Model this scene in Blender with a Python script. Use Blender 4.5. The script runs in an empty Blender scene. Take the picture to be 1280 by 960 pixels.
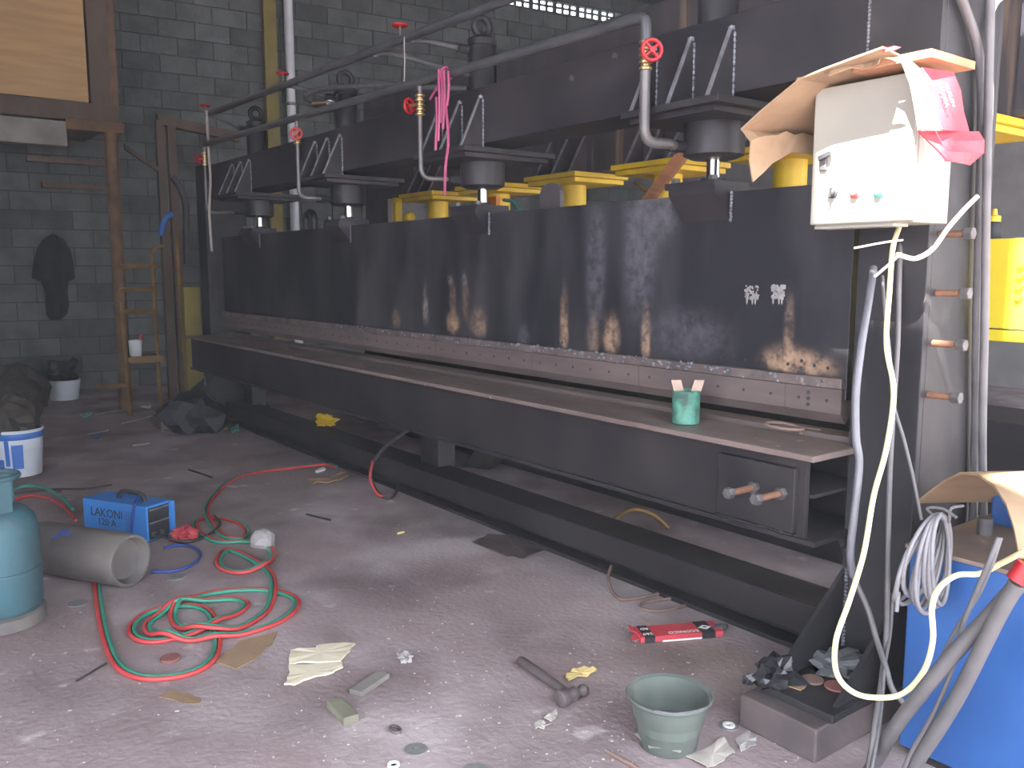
import bpy, bmesh, math, random
from mathutils import Vector, Matrix, noise
random.seed(7)
S = bpy.context.scene
COL = S.collection

# ------------------------------------------------------------------ camera
FPX, CH = 1090.0, 1.35
PITCH = math.atan(142 / FPX)
YAW = math.radians(52.94)
cd = bpy.data.cameras.new('camera'); cam = bpy.data.objects.new('camera', cd); COL.objects.link(cam)
cam.location = (0, 0, CH); cam.rotation_euler = (math.pi / 2 - PITCH, 0, YAW)
cd.sensor_width = 36; cd.lens = 36 * FPX / 1280; cd.clip_start = .05; cd.clip_end = 200
S.camera = cam

# ------------------------------------------------------------------ world, sun, exposure
W = bpy.data.worlds.new('world'); S.world = W; W.use_nodes = True
bg = W.node_tree.nodes['Background']
bg.inputs['Color'].default_value = (.86, .905, 1, 1); bg.inputs['Strength'].default_value = 2.6
sd = bpy.data.lights.new('sun', 'SUN'); sd.energy = 20; sd.angle = .009; sd.color = (1, .95, .86)
sun = bpy.data.objects.new('sun', sd); COL.objects.link(sun); sun.location = (6, -7, 9)
SUN = Vector((.20, -.56, .80)).normalized()
sun.rotation_euler = SUN.to_track_quat('Z', 'Y').to_euler()
S.view_settings.view_transform = 'Standard'; S.view_settings.look = 'None'
S.view_settings.exposure = 1.75; S.view_settings.gamma = 1; S.view_settings.use_curve_mapping = False

# ------------------------------------------------------------------ measuring helpers
CP, SP = math.cos(PITCH), math.sin(PITCH)
FW = Vector((-math.sin(YAW), math.cos(YAW), 0)); RT = Vector((math.cos(YAW), math.sin(YAW), 0)); UP = Vector((0, 0, 1))
CAM = Vector((0, 0, CH))
def ray(x, y):
    u, v = (x - 640) / FPX, (y - 480) / FPX
    return FW * (CP - v * SP) + RT * u - UP * (SP + v * CP)
def at_d(x, y, d): return CAM + ray(x, y) * d
def on_z(x, y, z=0.): r = ray(x, y); return CAM + r * ((z - CH) / r.z)
def on_y(x, y, Y): r = ray(x, y); return CAM + r * (Y / r.y)
def on_x(x, y, X): r = ray(x, y); return CAM + r * (X / r.x)
def proj(p):
    d = Vector(p) - CAM; f = d.dot(FW); r = d.dot(RT); z = d.z
    dep = f * CP - z * SP; dn = -z * CP - f * SP
    return 640 + FPX * r / dep, 480 + FPX * dn / dep, dep
V = Vector

# ------------------------------------------------------------------ materials
def mat(name, c1, c2=None, scale=6., rough=.6, metal=0., bump=.0, stretch=(1, 1, 1), detail=6, lo=.35, hi=.7, bscale=None, rnd=0., spec=.5):
    m = bpy.data.materials.new(name); m.use_nodes = True; nt = m.node_tree; N = nt.nodes; L = nt.links
    b = N['Principled BSDF']; b.inputs['Roughness'].default_value = rough; b.inputs['Metallic'].default_value = metal
    b.inputs['Specular IOR Level'].default_value = spec
    c2 = c2 or tuple(v * .72 for v in c1)
    g = N.new('ShaderNodeNewGeometry'); mp = N.new('ShaderNodeMapping'); mp.inputs['Scale'].default_value = stretch
    L.new(g.outputs['Position'], mp.inputs['Vector'])
    t = N.new('ShaderNodeTexNoise'); t.inputs['Scale'].default_value = scale; t.inputs['Detail'].default_value = detail
    L.new(mp.outputs[0], t.inputs['Vector'])
    r = N.new('ShaderNodeValToRGB'); r.color_ramp.elements[0].position = lo; r.color_ramp.elements[1].position = hi
    r.color_ramp.elements[0].color = (*c1, 1); r.color_ramp.elements[1].color = (*c2, 1)
    L.new(t.outputs['Fac'], r.inputs[0]); out = r.outputs[0]
    if rnd:
        oi = N.new('ShaderNodeObjectInfo'); mr = N.new('ShaderNodeMapRange')
        mr.inputs[3].default_value = 1 - rnd; mr.inputs[4].default_value = 1 + rnd
        L.new(oi.outputs['Random'], mr.inputs[0])
        mx = N.new('ShaderNodeVectorMath'); mx.operation = 'SCALE'
        L.new(out, mx.inputs[0]); L.new(mr.outputs[0], mx.inputs['Scale']); out = mx.outputs[0]
    L.new(out, b.inputs['Base Color'])
    if bump:
        t2 = N.new('ShaderNodeTexNoise'); t2.inputs['Scale'].default_value = bscale or scale * 6; t2.inputs['Detail'].default_value = 4
        L.new(g.outputs['Position'], t2.inputs['Vector'])
        bp = N.new('ShaderNodeBump'); bp.inputs['Strength'].default_value = bump; bp.inputs['Distance'].default_value = .01
        L.new(t2.outputs['Fac'], bp.inputs['Height']); L.new(bp.outputs[0], b.inputs['Normal'])
    m['out'] = 0
    return m
def base_link(m):
    b = m.node_tree.nodes['Principled BSDF']; return b.inputs['Base Color'].links[0].from_socket
def add_noise_layer(m, col, scale, lo, hi, stretch=(1, 1, 1), amount=1., off=0.):
    nt = m.node_tree; N = nt.nodes; L = nt.links; prev = base_link(m)
    g = N.new('ShaderNodeNewGeometry'); mp = N.new('ShaderNodeMapping'); mp.inputs['Scale'].default_value = stretch
    mp.inputs['Location'].default_value = (off, off * .7, off * 1.3)
    L.new(g.outputs['Position'], mp.inputs['Vector'])
    t = N.new('ShaderNodeTexNoise'); t.inputs['Scale'].default_value = scale; t.inputs['Detail'].default_value = 7
    L.new(mp.outputs[0], t.inputs['Vector'])
    mr = N.new('ShaderNodeMapRange'); mr.inputs[1].default_value = lo; mr.inputs[2].default_value = hi; mr.inputs[4].default_value = amount
    L.new(t.outputs['Fac'], mr.inputs[0])
    mx = N.new('ShaderNodeMix'); mx.data_type = 'RGBA'; mx.inputs[7].default_value = (*col, 1)
    L.new(mr.outputs[0], mx.inputs[0]); L.new(prev, mx.inputs[6]); L.new(mx.outputs[2], nt.nodes['Principled BSDF'].inputs['Base Color'])
def add_spots(m, spots):
    """scorch and rust marks: (x, z, half width, height above, height below, colour, strength), broken up by noise"""
    nt = m.node_tree; N = nt.nodes; L = nt.links
    g = N.new('ShaderNodeNewGeometry'); sp = N.new('ShaderNodeSeparateXYZ'); L.new(g.outputs['Position'], sp.inputs[0])
    t = N.new('ShaderNodeTexNoise'); t.inputs['Scale'].default_value = 22; t.inputs['Detail'].default_value = 9; t.inputs['Roughness'].default_value = .7
    L.new(g.outputs['Position'], t.inputs['Vector'])
    nz = N.new('ShaderNodeMapRange'); nz.inputs[1].default_value = .38; nz.inputs[2].default_value = .6; nz.inputs[3].default_value = .12
    L.new(t.outputs['Fac'], nz.inputs[0])
    def mth(op, a, b):
        n = N.new('ShaderNodeMath'); n.operation = op
        for i, v in enumerate((a, b)):
            if isinstance(v, (int, float)): n.inputs[i].default_value = v
            elif v is not None: L.new(v, n.inputs[i])
        return n.outputs[0]
    for (x, z, sx, su, sdn, col, k) in spots:
        prev = base_link(m)
        dx = mth('DIVIDE', mth('SUBTRACT', sp.outputs['X'], x), sx)
        dz = mth('SUBTRACT', sp.outputs['Z'], z)
        dz = mth('MAXIMUM', mth('DIVIDE', dz, su), mth('DIVIDE', dz, -sdn))
        d2 = mth('ADD', mth('MULTIPLY', dx, dx), mth('MULTIPLY', dz, dz))
        f = mth('MULTIPLY', mth('POWER', math.e, mth('MULTIPLY', mth('MULTIPLY', d2, d2), -1)), mth('MULTIPLY', nz.outputs[0], k))
        mx = N.new('ShaderNodeMix'); mx.data_type = 'RGBA'; mx.inputs[7].default_value = (*col, 1)
        L.new(f, mx.inputs[0]); L.new(prev, mx.inputs[6]); L.new(mx.outputs[2], N['Principled BSDF'].inputs['Base Color'])

M = {}
M['black'] = mat('black_steel', (.017, .017, .02), (.036, .034, .037), 3, .48, .0, .08, spec=.28)
add_noise_layer(M['black'], (.06, .054, .053), 9, .58, .8, amount=.6)
M['ram'] = mat('ram_steel', (.017, .017, .022), (.05, .048, .054), 2.2, .5, 0, .05, stretch=(1.6, 1, .55), lo=.4, hi=.68, spec=.28)
M['beam'] = mat('beam_steel', (.018, .017, .021), (.042, .037, .042), 2.5, .5, 0, .05, spec=.28)
M['die'] = mat('die_steel', (.15, .115, .11), (.1, .078, .076), 5, .5, .1, .06, stretch=(.5, 1, 3))
M['strip'] = mat('strip_steel', (.17, .13, .12), (.085, .075, .08), 14, .5, .2, .3)
add_noise_layer(M['strip'], (.5, .5, .52), 9, .66, .72, amount=.8)
M['tabletop'] = mat('table_top_steel', (.2, .15, .135), (.12, .09, .085), 6, .5, .15, .1, stretch=(.5, 1, 1))
add_noise_layer(M['tabletop'], (.5, .34, .2), 5, .6, .75, stretch=(.6, 1.5, 1), amount=.7)
add_noise_layer(M['tabletop'], (.6, .56, .53), 16, .68, .74, amount=.8, off=3)
M['table'] = mat('table_steel', (.018, .0165, .019), (.034, .03, .032), 3, .55, 0, .05, spec=.28)
M['weld'] = mat('weld_bead', (.35, .37, .42), (.12, .12, .14), 60, .35, .7, .5)
M['scar'] = mat('bright_weld_scar', (.34, .33, .33), (.2, .19, .19), 50, .5, .3, .3)
M['edge'] = mat('ground_edge', (.3, .3, .33), (.16, .15, .16), 20, .4, .5, .1)
M['chrome'] = mat('chrome_rod', (.85, .86, .88), (.7, .71, .73), 5, .12, 1.)
M['bolt'] = mat('bolt_head', (.11, .105, .11), (.07, .065, .065), 30, .5, .3, .2)
M['rustbolt'] = mat('rusty_thread', (.22, .1, .055), (.15, .08, .05), 30, .7, .1, .3)
M['pipe'] = mat('painted_pipe', (.05, .052, .057), (.08, .08, .085), 8, .4, .1)
M['steelpipe'] = mat('steel_drop_pipe', (.14, .13, .13), (.09, .085, .085), 9, .4, .3)
M['brass'] = mat('brass_fitting', (.5, .36, .16), (.35, .26, .15), 30, .35, .8)
M['redwheel'] = mat('red_handwheel', (.36, .012, .018), (.26, .01, .014), 20, .5)
M['rubber'] = mat('grey_rubber', (.1, .098, .1), (.065, .063, .066), 12, .6)
M['yellow'] = mat('yellow_paint', (.72, .5, .02), (.55, .36, .02), 6, .5, 0, .05)
M['yellowB'] = mat('yellow_panel', (.8, .66, .03), (.7, .55, .03), 4, .5, 0, .05)
M['beam2'] = mat('rear_beam_steel', (.075, .062, .066), (.04, .038, .043), 4, .55, 0, .06, stretch=(2, 1, .6))
add_noise_layer(M['beam2'], (.26, .17, .11), 5, .62, .72, stretch=(2.2, 1, .12), amount=.8)
add_noise_layer(M['beam2'], (.4, .38, .36), 6, .68, .76, stretch=(2.2, 1, .15), amount=.6, off=5)
M['floor'] = mat('dirty_concrete', (.36, .285, .29), (.235, .178, .18), 1.3, .85, 0, .5, bscale=40, detail=9)
add_noise_layer(M['floor'], (.52, .455, .468), 1.7, .5, .72, amount=.7, off=2)
add_noise_layer(M['floor'], (.25, .175, .168), 1.4, .5, .75, amount=.55, off=8)
add_noise_layer(M['floor'], (.13, .1, .1), 2.0, .5, .72, amount=.7, off=11)
add_noise_layer(M['floor'], (.7, .66, .64), 30, .68, .76, amount=.4, off=4)
add_noise_layer(M['floor'], (.75, .7, .68), 7, .66, .74, amount=.4, off=14)
M['block'] = mat('concrete_block', (.105, .115, .112), (.065, .072, .07), 5, .95, 0, .5, rnd=.25)
M['mortar'] = mat('mortar', (.05, .053, .052), (.035, .037, .036), 8, .95, 0, .3)
M['plaster'] = mat('grey_plaster', (.3, .29, .285), (.22, .21, .21), 3, .9, 0, .2)
M['roof'] = mat('roof_sheet', (.07, .07, .075), (.05, .05, .055), 3, .8)
M['sidewall'] = mat('bounce_cut_plaster', (.09, .088, .086), (.06, .06, .058), 3, .9)  # for unseen walls, darkened to cut bounced light at the back
M['ply'] = mat('plywood', (.42, .265, .115), (.33, .2, .085), 3, .75, 0, .05, stretch=(1, .6, 7))
M['wood'] = mat('old_wood', (.11, .08, .058), (.065, .048, .037), 5, .85, 0, .2, stretch=(1, 1, .3))
M['greywood'] = mat('weathered_board', (.24, .22, .2), (.16, .145, .135), 6, .85)
M['olivewood'] = mat('mossy_wood', (.2, .19, .14), (.14, .135, .1), 8, .9)
M['plank'] = mat('brown_plank', (.42, .2, .1), (.3, .13, .07), 8, .7, stretch=(4, .6, 4))
M['rust'] = mat('rusty_pipe', (.15, .085, .042), (.085, .05, .032), 7, .8, 0, .2)
M['oldyellow'] = mat('worn_yellow_steel', (.21, .125, .035), (.12, .07, .03), 7, .75)
M['olive'] = mat('olive_paint', (.2, .16, .035), (.15, .12, .03), 5, .7)
M['pvc'] = mat('white_pvc', (.62, .64, .66), (.5, .52, .54), 5, .5)
M['cabinet'] = mat('cream_enamel', (.30, .29, .25), (.26, .25, .22), 3, .4)
M['cabside'] = mat('cabinet_gasket', (.12, .11, .1), (.08, .075, .07), 6, .6)
M['card'] = mat('cardboard_brown', (.33, .22, .135), (.26, .17, .1), 6, .85, 0, .05, stretch=(1, 1, 3))
M['cardpale'] = mat('cardboard_pale', (.75, .68, .52), (.66, .58, .42), 7, .85)
M['cardred'] = mat('red_print_carton', (.62, .07, .09), (.5, .05, .07), 6, .6)
M['white'] = mat('white_print', (.85, .84, .82), (.78, .77, .75), 9, .6)
M['dark'] = mat('dark_print', (.02, .02, .025), (.035, .035, .04), 9, .6)
M['blue'] = mat('blue_tank_paint', (.022, .095, .30), (.018, .075, .25), 5, .42, 0, .05)
add_noise_layer(M['blue'], (.2, .16, .15), 4, .66, .76, amount=.5)
M['tanktop'] = mat('dusty_tank_top', (.22, .16, .13), (.14, .11, .1), 6, .85)
M['welder'] = mat('welder_blue', (.05, .22, .6), (.045, .2, .54), 5, .4)
M['lpg'] = mat('pale_blue_paint', (.04, .115, .145), (.045, .085, .1), 7, .6, 0, .15)
add_noise_layer(M['lpg'], (.14, .13, .12), 9, .6, .75, amount=.7)
M['greycyl'] = mat('bare_grey_cylinder', (.17, .15, .135), (.11, .1, .1), 6, .65, .1, .2)
M['bluemark'] = mat('blue_paint_mark', (.06, .1, .4), (.07, .1, .3), 9, .7)
M['pail'] = mat('white_pail', (.62, .66, .72), (.5, .53, .58), 4, .6)
M['pailblue'] = mat('pail_blue_print', (.03, .12, .42), (.05, .15, .45), 6, .6)
M['sack'] = mat('dark_sack', (.05, .042, .036), (.03, .026, .024), 9, .9)
M['tarp'] = mat('black_tarp', (.014, .015, .022), (.025, .026, .034), 6, .7)
M['jacket'] = mat('black_cloth', (.012, .012, .016), (.022, .022, .026), 9, .9)
M['redhose'] = mat('red_hose', (.56, .06, .06), (.45, .05, .05), 9, .5)
M['greenhose'] = mat('green_hose', (.04, .28, .19), (.035, .22, .15), 9, .5)
M['darkhose'] = mat('dark_hose', (.03, .03, .032), (.05, .045, .045), 9, .6)
M['bluecable'] = mat('blue_cable', (.03, .07, .28), (.025, .05, .2), 9, .5)
M['greycable'] = mat('grey_cable', (.125, .118, .122), (.09, .085, .088), 12, .55)
M['palecable'] = mat('pale_grey_conduit', (.2, .195, .21), (.14, .138, .15), 12, .42)
M['conduit'] = mat('grey_conduit', (.15, .15, .17), (.11, .11, .125), 12, .35)
M['padsteel'] = mat('worn_pad_steel', (.13, .1, .096), (.075, .062, .062), 7, .6, .05, .15)
M['yelcable'] = mat('pale_yellow_cable', (.85, .77, .42), (.8, .7, .36), 12, .45)
M['whitecable'] = mat('cream_cable', (.8, .74, .6), (.7, .63, .5), 12, .5)
M['bucket'] = mat('green_grey_plastic', (.115, .14, .12), (.085, .1, .088), 7, .7, 0, .1)
add_noise_layer(M['bucket'], (.22, .22, .19), 11, .55, .75, stretch=(1, 1, .3), amount=.6)
M['bucketin'] = mat('wet_bottom', (.24, .24, .2), (.34, .34, .3), 10, .3)
M['hammer'] = mat('hammer_steel', (.16, .13, .13), (.11, .09, .09), 14, .5, .3, .1)
M['stone'] = mat('pale_stone', (.42, .39, .38), (.3, .28, .28), 14, .9, 0, .4)
M['rod'] = mat('bent_rusty_rod', (.26, .17, .14), (.18, .12, .1), 14, .7, .1)
M['tin'] = mat('green_tin', (.09, .3, .22), (.05, .09, .08), 18, .5, .1, .1, lo=.4, hi=.62)
M['tinlid'] = mat('torn_tin_lid', (.34, .26, .21), (.22, .16, .13), 12, .5, .3)
M['pink'] = mat('pink_twine', (.36, .06, .15), (.27, .04, .11), 9, .5)
M['twine'] = mat('pale_twine', (.33, .3, .27), (.25, .22, .2), 9, .9)
M['plastic'] = mat('black_plastic_bag', (.02, .021, .024), (.03, .03, .034), 9, .22)
M['clear'] = mat('grey_plastic_film', (.16, .165, .175), (.1, .1, .105), 9, .25)
M['paper'] = mat('scrap_paper', (.5, .46, .41), (.38, .34, .31), 16, .9)
M['leaf'] = mat('yellow_peel', (.75, .6, .25), (.65, .48, .2), 16, .7)
M['disc'] = mat('grinding_disc', (.19, .185, .19), (.15, .145, .15), 40, .9)
M['reddisc'] = mat('red_brown_disc', (.26, .1, .09), (.2, .08, .07), 40, .9)
M['glassred'] = mat('red_button', (.6, .1, .1), (.5, .08, .08), 9, .3)
M['glassgreen'] = mat('green_button', (.1, .42, .32), (.08, .36, .28), 9, .3)
M['redbag'] = mat('red_net_bag', (.5, .06, .07), (.33, .04, .05), 22, .7)
M['orange'] = mat('orange_part', (.55, .2, .05), (.42, .14, .04), 9, .6)
M['mottle'] = mat('flaking_paint', (.055, .05, .06), (.035, .033, .04), 5, .5)
add_noise_layer(M['mottle'], (.3, .29, .33), 7, .54, .6, amount=.7)
for k in ('ram',):
    R = (.34, .225, .15); G = (.11, .108, .125); Wh = (.3, .29, .28)
    sp = []
    def s(px, py, wx, up, dn, col, kk):
        p = on_y(px, py, 2.55); sp.append((p.x, p.z, wx, up, dn, col, kk))
    s(985, 455, .10, .06, .03, R, 1.0); s(1020, 460, .08, .05, .03, R, .7); s(986, 415, .02, .12, .1, R, .5)
    s(807, 430, .026, .14, .07, R, .9); s(764, 425, .05, .1, .06, R, .8); s(705, 420, .03, .2, .06, R, .8); s(742, 425, .04, .1, .06, R, .45)
    s(566, 405, .06, .07, .05, R, .9); s(598, 408, .07, .09, .05, R, .7); s(566, 375, .03, .12, .1, R, .35); s(582, 375, .03, .12, .1, R, .35)
    s(562, 350, .022, .03, .03, Wh, .5); s(580, 350, .022, .03, .03, Wh, .5)
    s(495, 400, .05, .06, .04, R, .6); s(532, 395, .03, .15, .05, (.4, .33, .3), .5)
    s(800, 300, .09, .3, .3, G, .8); s(745, 330, .06, .25, .3, G, .7); s(830, 260, .08, .12, .12, G, .8); s(655, 420, .04, .06, .05, G, .7)
    s(860, 420, .2, .1, .08, G, .5)
    add_spots(M['ram'], sp)

# ------------------------------------------------------------------ mesh helpers
def catmull(pts, n=8, closed=False):
    pts = [V(p) for p in pts]; out = []
    if len(pts) < 3: return pts
    m = len(pts); rng = range(m if closed else m - 1)
    for i in rng:
        p0 = pts[(i - 1) % m] if (closed or i > 0) else pts[0] * 2 - pts[1]
        p1 = pts[i]; p2 = pts[(i + 1) % m]
        p3 = pts[(i + 2) % m] if (closed or i + 2 < m) else p2 * 2 - p1
        for k in range(n):
            t = k / n
            out.append(.5 * ((2 * p1) + (p2 - p0) * t + (2 * p0 - 5 * p1 + 4 * p2 - p3) * t * t + (3 * p1 - p0 - 3 * p2 + p3) * t ** 3))
    if not closed: out.append(pts[-1])
    return out
class MB:
    def __init__(s): s.v = []; s.f = []
    def add(s, vs, fs):
        b = len(s.v); s.v += [V(p) for p in vs]; s.f += [tuple(i + b for i in f) for f in fs]; return s
    def box(s, x0, x1, y0, y1, z0, z1, rz=0, c=None):
        p = [V((x, y, z)) for z in (z0, z1) for (x, y) in ((x0, y0), (x1, y0), (x1, y1), (x0, y1))]
        if rz:
            c = c or V(((x0 + x1) / 2, (y0 + y1) / 2, 0)); m = Matrix.Rotation(rz, 3, 'Z'); p = [m @ (q - c) + c for q in p]
        return s.add(p, [(3, 2, 1, 0), (4, 5, 6, 7), (0, 1, 5, 4), (1, 2, 6, 5), (2, 3, 7, 6), (3, 0, 4, 7)])
    def obox(s, o, ax, ay, az):
        o, ax, ay, az = V(o), V(ax), V(ay), V(az)
        p = [o, o + ax, o + ax + ay, o + ay]; p += [q + az for q in p]
        return s.add(p, [(3, 2, 1, 0), (4, 5, 6, 7), (0, 1, 5, 4), (1, 2, 6, 5), (2, 3, 7, 6), (3, 0, 4, 7)])
    def prism(s, poly, ext):
        n = len(poly); poly = [V(p) for p in poly]; e = V(ext)
        fs = [tuple(range(n))[::-1], tuple(range(n, 2 * n))] + [(i, (i + 1) % n, n + (i + 1) % n, n + i) for i in range(n)]
        return s.add(poly + [p + e for p in poly], fs)
    def tube(s, pts, r, seg=8, smooth=0, closed=False):
        if smooth: pts = catmull(pts, smooth, closed)
        pts = [V(p) for p in pts]; n = len(pts)
        rr = r if isinstance(r, (list, tuple)) else [r] * n
        T = []
        for i in range(n):
            a = pts[(i - 1) % n] if (closed or i) else pts[0]; b = pts[(i + 1) % n] if (closed or i < n - 1) else pts[-1]
            t = (b - a); T.append(t.normalized() if t.length > 1e-9 else V((0, 0, 1)))
        up = V((0, 0, 1)) if abs(T[0].z) < .9 else V((1, 0, 0))
        nrm = (up - T[0] * up.dot(T[0])).normalized(); vs = []; fs = []
        for i in range(n):
            nrm = (nrm - T[i] * nrm.dot(T[i]))
            nrm = nrm.normalized() if nrm.length > 1e-6 else T[i].orthogonal().normalized()
            bn = T[i].cross(nrm)
            for k in range(seg):
                a = 2 * math.pi * k / seg; vs.append(pts[i] + (nrm * math.cos(a) + bn * math.sin(a)) * rr[i])
        m = n if closed else n - 1
        for i in range(m):
            j = (i + 1) % n
            for k in range(seg): fs.append((i * seg + k, i * seg + (k + 1) % seg, j * seg + (k + 1) % seg, j * seg + k))
        if not closed: fs += [tuple(range(seg))[::-1], tuple(range((n - 1) * seg, n * seg))]
        return s.add(vs, fs)
    def lathe(s, o, axis, prof, seg=24, ph=0., arc=None):
        o = V(o); a = V(axis).normalized(); x = (V((1, 0, 0)) if abs(a.x) < .9 else V((0, 1, 0))); x = (x - a * x.dot(a)).normalized(); y = a.cross(x)
        n = len(prof); vs = []; fs = []
        for (r, h) in prof:
            for k in range(seg):
                t = ph + 2 * math.pi * k / seg; vs.append(o + a * h + (x * math.cos(t) + y * math.sin(t)) * max(r, 1e-4))
        for i in range(n - 1):
            for k in range(seg): fs.append((i * seg + k, i * seg + (k + 1) % seg, (i + 1) * seg + (k + 1) % seg, (i + 1) * seg + k))
        fs += [tuple(range(seg))[::-1], tuple(range((n - 1) * seg, n * seg))]
        return s.add(vs, fs)
    def cyl(s, a, b, r, seg=16, r2=None):
        a, b = V(a), V(b); return s.lathe(a, b - a, [(r, 0), (r if r2 is None else r2, (b - a).length)], seg)
    def lump(s, c, rad, seed=0, amp=.3, sub=2, freq=2., flat=None):
        bm = bmesh.new(); bmesh.ops.create_icosphere(bm, subdivisions=sub, radius=1)
        vs = []
        for v in bm.verts:
            d = 1 + amp * noise.noise(v.co * freq + V((seed * 7.3, seed * 3.1, seed)))
            p = V((v.co.x * rad[0] * d, v.co.y * rad[1] * d, v.co.z * rad[2] * d)) + V(c)
            if flat is not None and p.z < flat: p.z = flat
            vs.append(p)
        bm.verts.index_update(); fs = [tuple(v.index for v in f.verts) for f in bm.faces]; bm.free(); return s.add(vs, fs)
    def sheet(s, grid, th=None):
        """grid of points (rows) turned into a thin sheet with thickness th along its normals"""
        R_, C_ = len(grid), len(grid[0]); P = [[V(p) for p in r] for r in grid]
        def nn(i, j):
            a = P[min(i + 1, R_ - 1)][j] - P[max(i - 1, 0)][j]; b = P[i][min(j + 1, C_ - 1)] - P[i][max(j - 1, 0)]
            c = a.cross(b); return c.normalized() if c.length > 1e-9 else V((0, 0, 1))
        top = [P[i][j] for i in range(R_) for j in range(C_)]; bot = [P[i][j] - nn(i, j) * th for i in range(R_) for j in range(C_)]
        n = R_ * C_; fs = []
        for i in range(R_ - 1):
            for j in range(C_ - 1):
                a, b, c, d = i * C_ + j, i * C_ + j + 1, (i + 1) * C_ + j + 1, (i + 1) * C_ + j
                fs += [(a, d, c, b), (n + a, n + b, n + c, n + d)]
        rim = [j for j in range(C_)] + [i * C_ + C_ - 1 for i in range(1, R_)] + [(R_ - 1) * C_ + j for j in range(C_ - 2, -1, -1)] + [i * C_ for i in range(R_ - 2, 0, -1)]
        for k in range(len(rim)):
            a, b = rim[k], rim[(k + 1) % len(rim)]; fs.append((a, b, n + b, n + a))
        return s.add(top + bot, fs)
ROOT = {}
def link_mesh(name, mb, m, loc):
    me = bpy.data.meshes.new(name); me.from_pydata([tuple(p - loc) for p in mb.v], [], mb.f); me.update()
    bm = bmesh.new(); bm.from_mesh(me); bmesh.ops.recalc_face_normals(bm, faces=bm.faces); bm.to_mesh(me); bm.free()
    o = bpy.data.objects.new(name, me); COL.objects.link(o); me.materials.append(M[m] if isinstance(m, str) else m); return o
def finish(o, smooth, bevel):
    if smooth:
        for p in o.data.polygons: p.use_smooth = True
        try: o.data.set_sharp_from_angle(angle=math.radians(50))
        except Exception: pass
    if bevel:
        b = o.modifiers.new('bevel', 'BEVEL'); b.width = bevel; b.segments = 2; b.limit_method = 'ANGLE'
def tag(o, label=None, cat=None, group=None, kind=None):
    for k, v in (('label', label), ('category', cat), ('group', group), ('kind', kind)):
        if v: o[k] = v
    return o
def thing(name, loc, label, cat, group=None):
    o = bpy.data.objects.new(name, None); o.empty_display_size = .1; COL.objects.link(o); o.location = loc; ROOT[o.name] = V(loc)
    return tag(o, label, cat, group)
def part(name, mb, m, parent, smooth=False, bevel=0, label=None):
    r = ROOT[parent.name]; o = link_mesh(name, mb, m, r); o.parent = parent; ROOT[o.name] = r; finish(o, smooth, bevel)
    if label: o['label'] = label
    return o
def single(name, mb, m, label, cat, smooth=False, bevel=0, group=None, kind=None):
    n = len(mb.v); c = sum(mb.v, V()) / n; c.z = min(p.z for p in mb.v)
    o = link_mesh(name, mb, m, c); o.location = c; ROOT[o.name] = c; finish(o, smooth, bevel); return tag(o, label, cat, group, kind)
def struct(name, mb, m):
    o = link_mesh(name, mb, m, V()); ROOT[o.name] = V(); return tag(o, kind='structure')
def text_mb(txt, size, o, xd, yd, lift=.0008, align='CENTER'):
    c = bpy.data.curves.new('t', 'FONT'); c.body = txt; c.size = size; c.align_x = align; c.align_y = 'CENTER'; c.extrude = .0004; c.resolution_u = 2
    ob = bpy.data.objects.new('t', c); COL.objects.link(ob)
    dg = bpy.context.evaluated_depsgraph_get(); me = bpy.data.meshes.new_from_object(ob.evaluated_get(dg))
    xd, yd = V(xd).normalized(), V(yd).normalized(); zd = xd.cross(yd)
    mb = MB(); mb.add([V(o) + xd * v.co.x + yd * v.co.y + zd * (v.co.z + lift) for v in me.vertices], [tuple(p.vertices) for p in me.polygons])
    bpy.data.objects.remove(ob); bpy.data.curves.remove(c); bpy.data.meshes.remove(me); return mb
def slab(poly, z, th, seed=0, wav=.0, jit=.0, sub=3):
    """flat torn piece lying on the floor with an uneven outline"""
    rnd = random.Random(seed); P = []
    n = len(poly)
    for i in range(n):
        a, b = V(poly[i]), V(poly[(i + 1) % n])
        for k in range(sub):
            p = a.lerp(b, k / sub); p = p + V((rnd.uniform(-jit, jit), rnd.uniform(-jit, jit), 0)); p.z = z + rnd.uniform(0, wav); P.append(p)
    mb = MB(); m = len(P); c = sum(P, V()) / m; c.z = z + wav * .4
    vs = P + [p + V((0, 0, th)) for p in P] + [c, c + V((0, 0, th))]
    fs = []
    for i in range(m):
        j = (i + 1) % m; fs += [(i, j, m + j, m + i), (m + i, m + j, 2 * m + 1), (j, i, 2 * m)]
    return mb.add(vs, fs)

# ================================================================== THE SETTING
struct('floor', MB().box(-14, 7, -7, 13, -.12, 0), 'floor')
# end wall of concrete blocks
WA = V((-10.85, 1.83, 0)); WD = V((.113, .9936, 0)).normalized(); WN = V((WD.y, -WD.x, 0))
def wp(s_, z, out=0.): return WA + WD * s_ + WN * out + V((0, 0, z))
def wall_s(px, py):
    r = ray(px, py); t = (WA - CAM).dot(WN) / r.dot(WN); p = CAM + r * t; return (p - WA).dot(WD), p.z
S0, S1, WH = -7.0, 8.9, 6.2
vs0, vz0 = wall_s(697, 12)
BW, BH = .40, .20
row_v = round((vz0 - .1) / BH); zv = row_v * BH
s_ref = vs0 - .05
nv0, nv1 = -2, 3                       # vent blocks along the row
sv0, sv1 = s_ref + nv0 * BW, s_ref + nv1 * BW
mb = MB()
def wbox(mb, a, b, z0, z1, back=-.15, front=0.): return mb.obox(wp(a, z0, back), WD * (b - a), WN * (front - back), V((0, 0, z1 - z0)))
wbox(mb, S0, S1, 0, zv); wbox(mb, S0, S1, zv + BH, WH); wbox(mb, S0, sv0, zv, zv + BH); wbox(mb, sv1, S1, zv, zv + BH)
wall = struct('wall_end', mb, 'mortar')
cands = []
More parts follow.
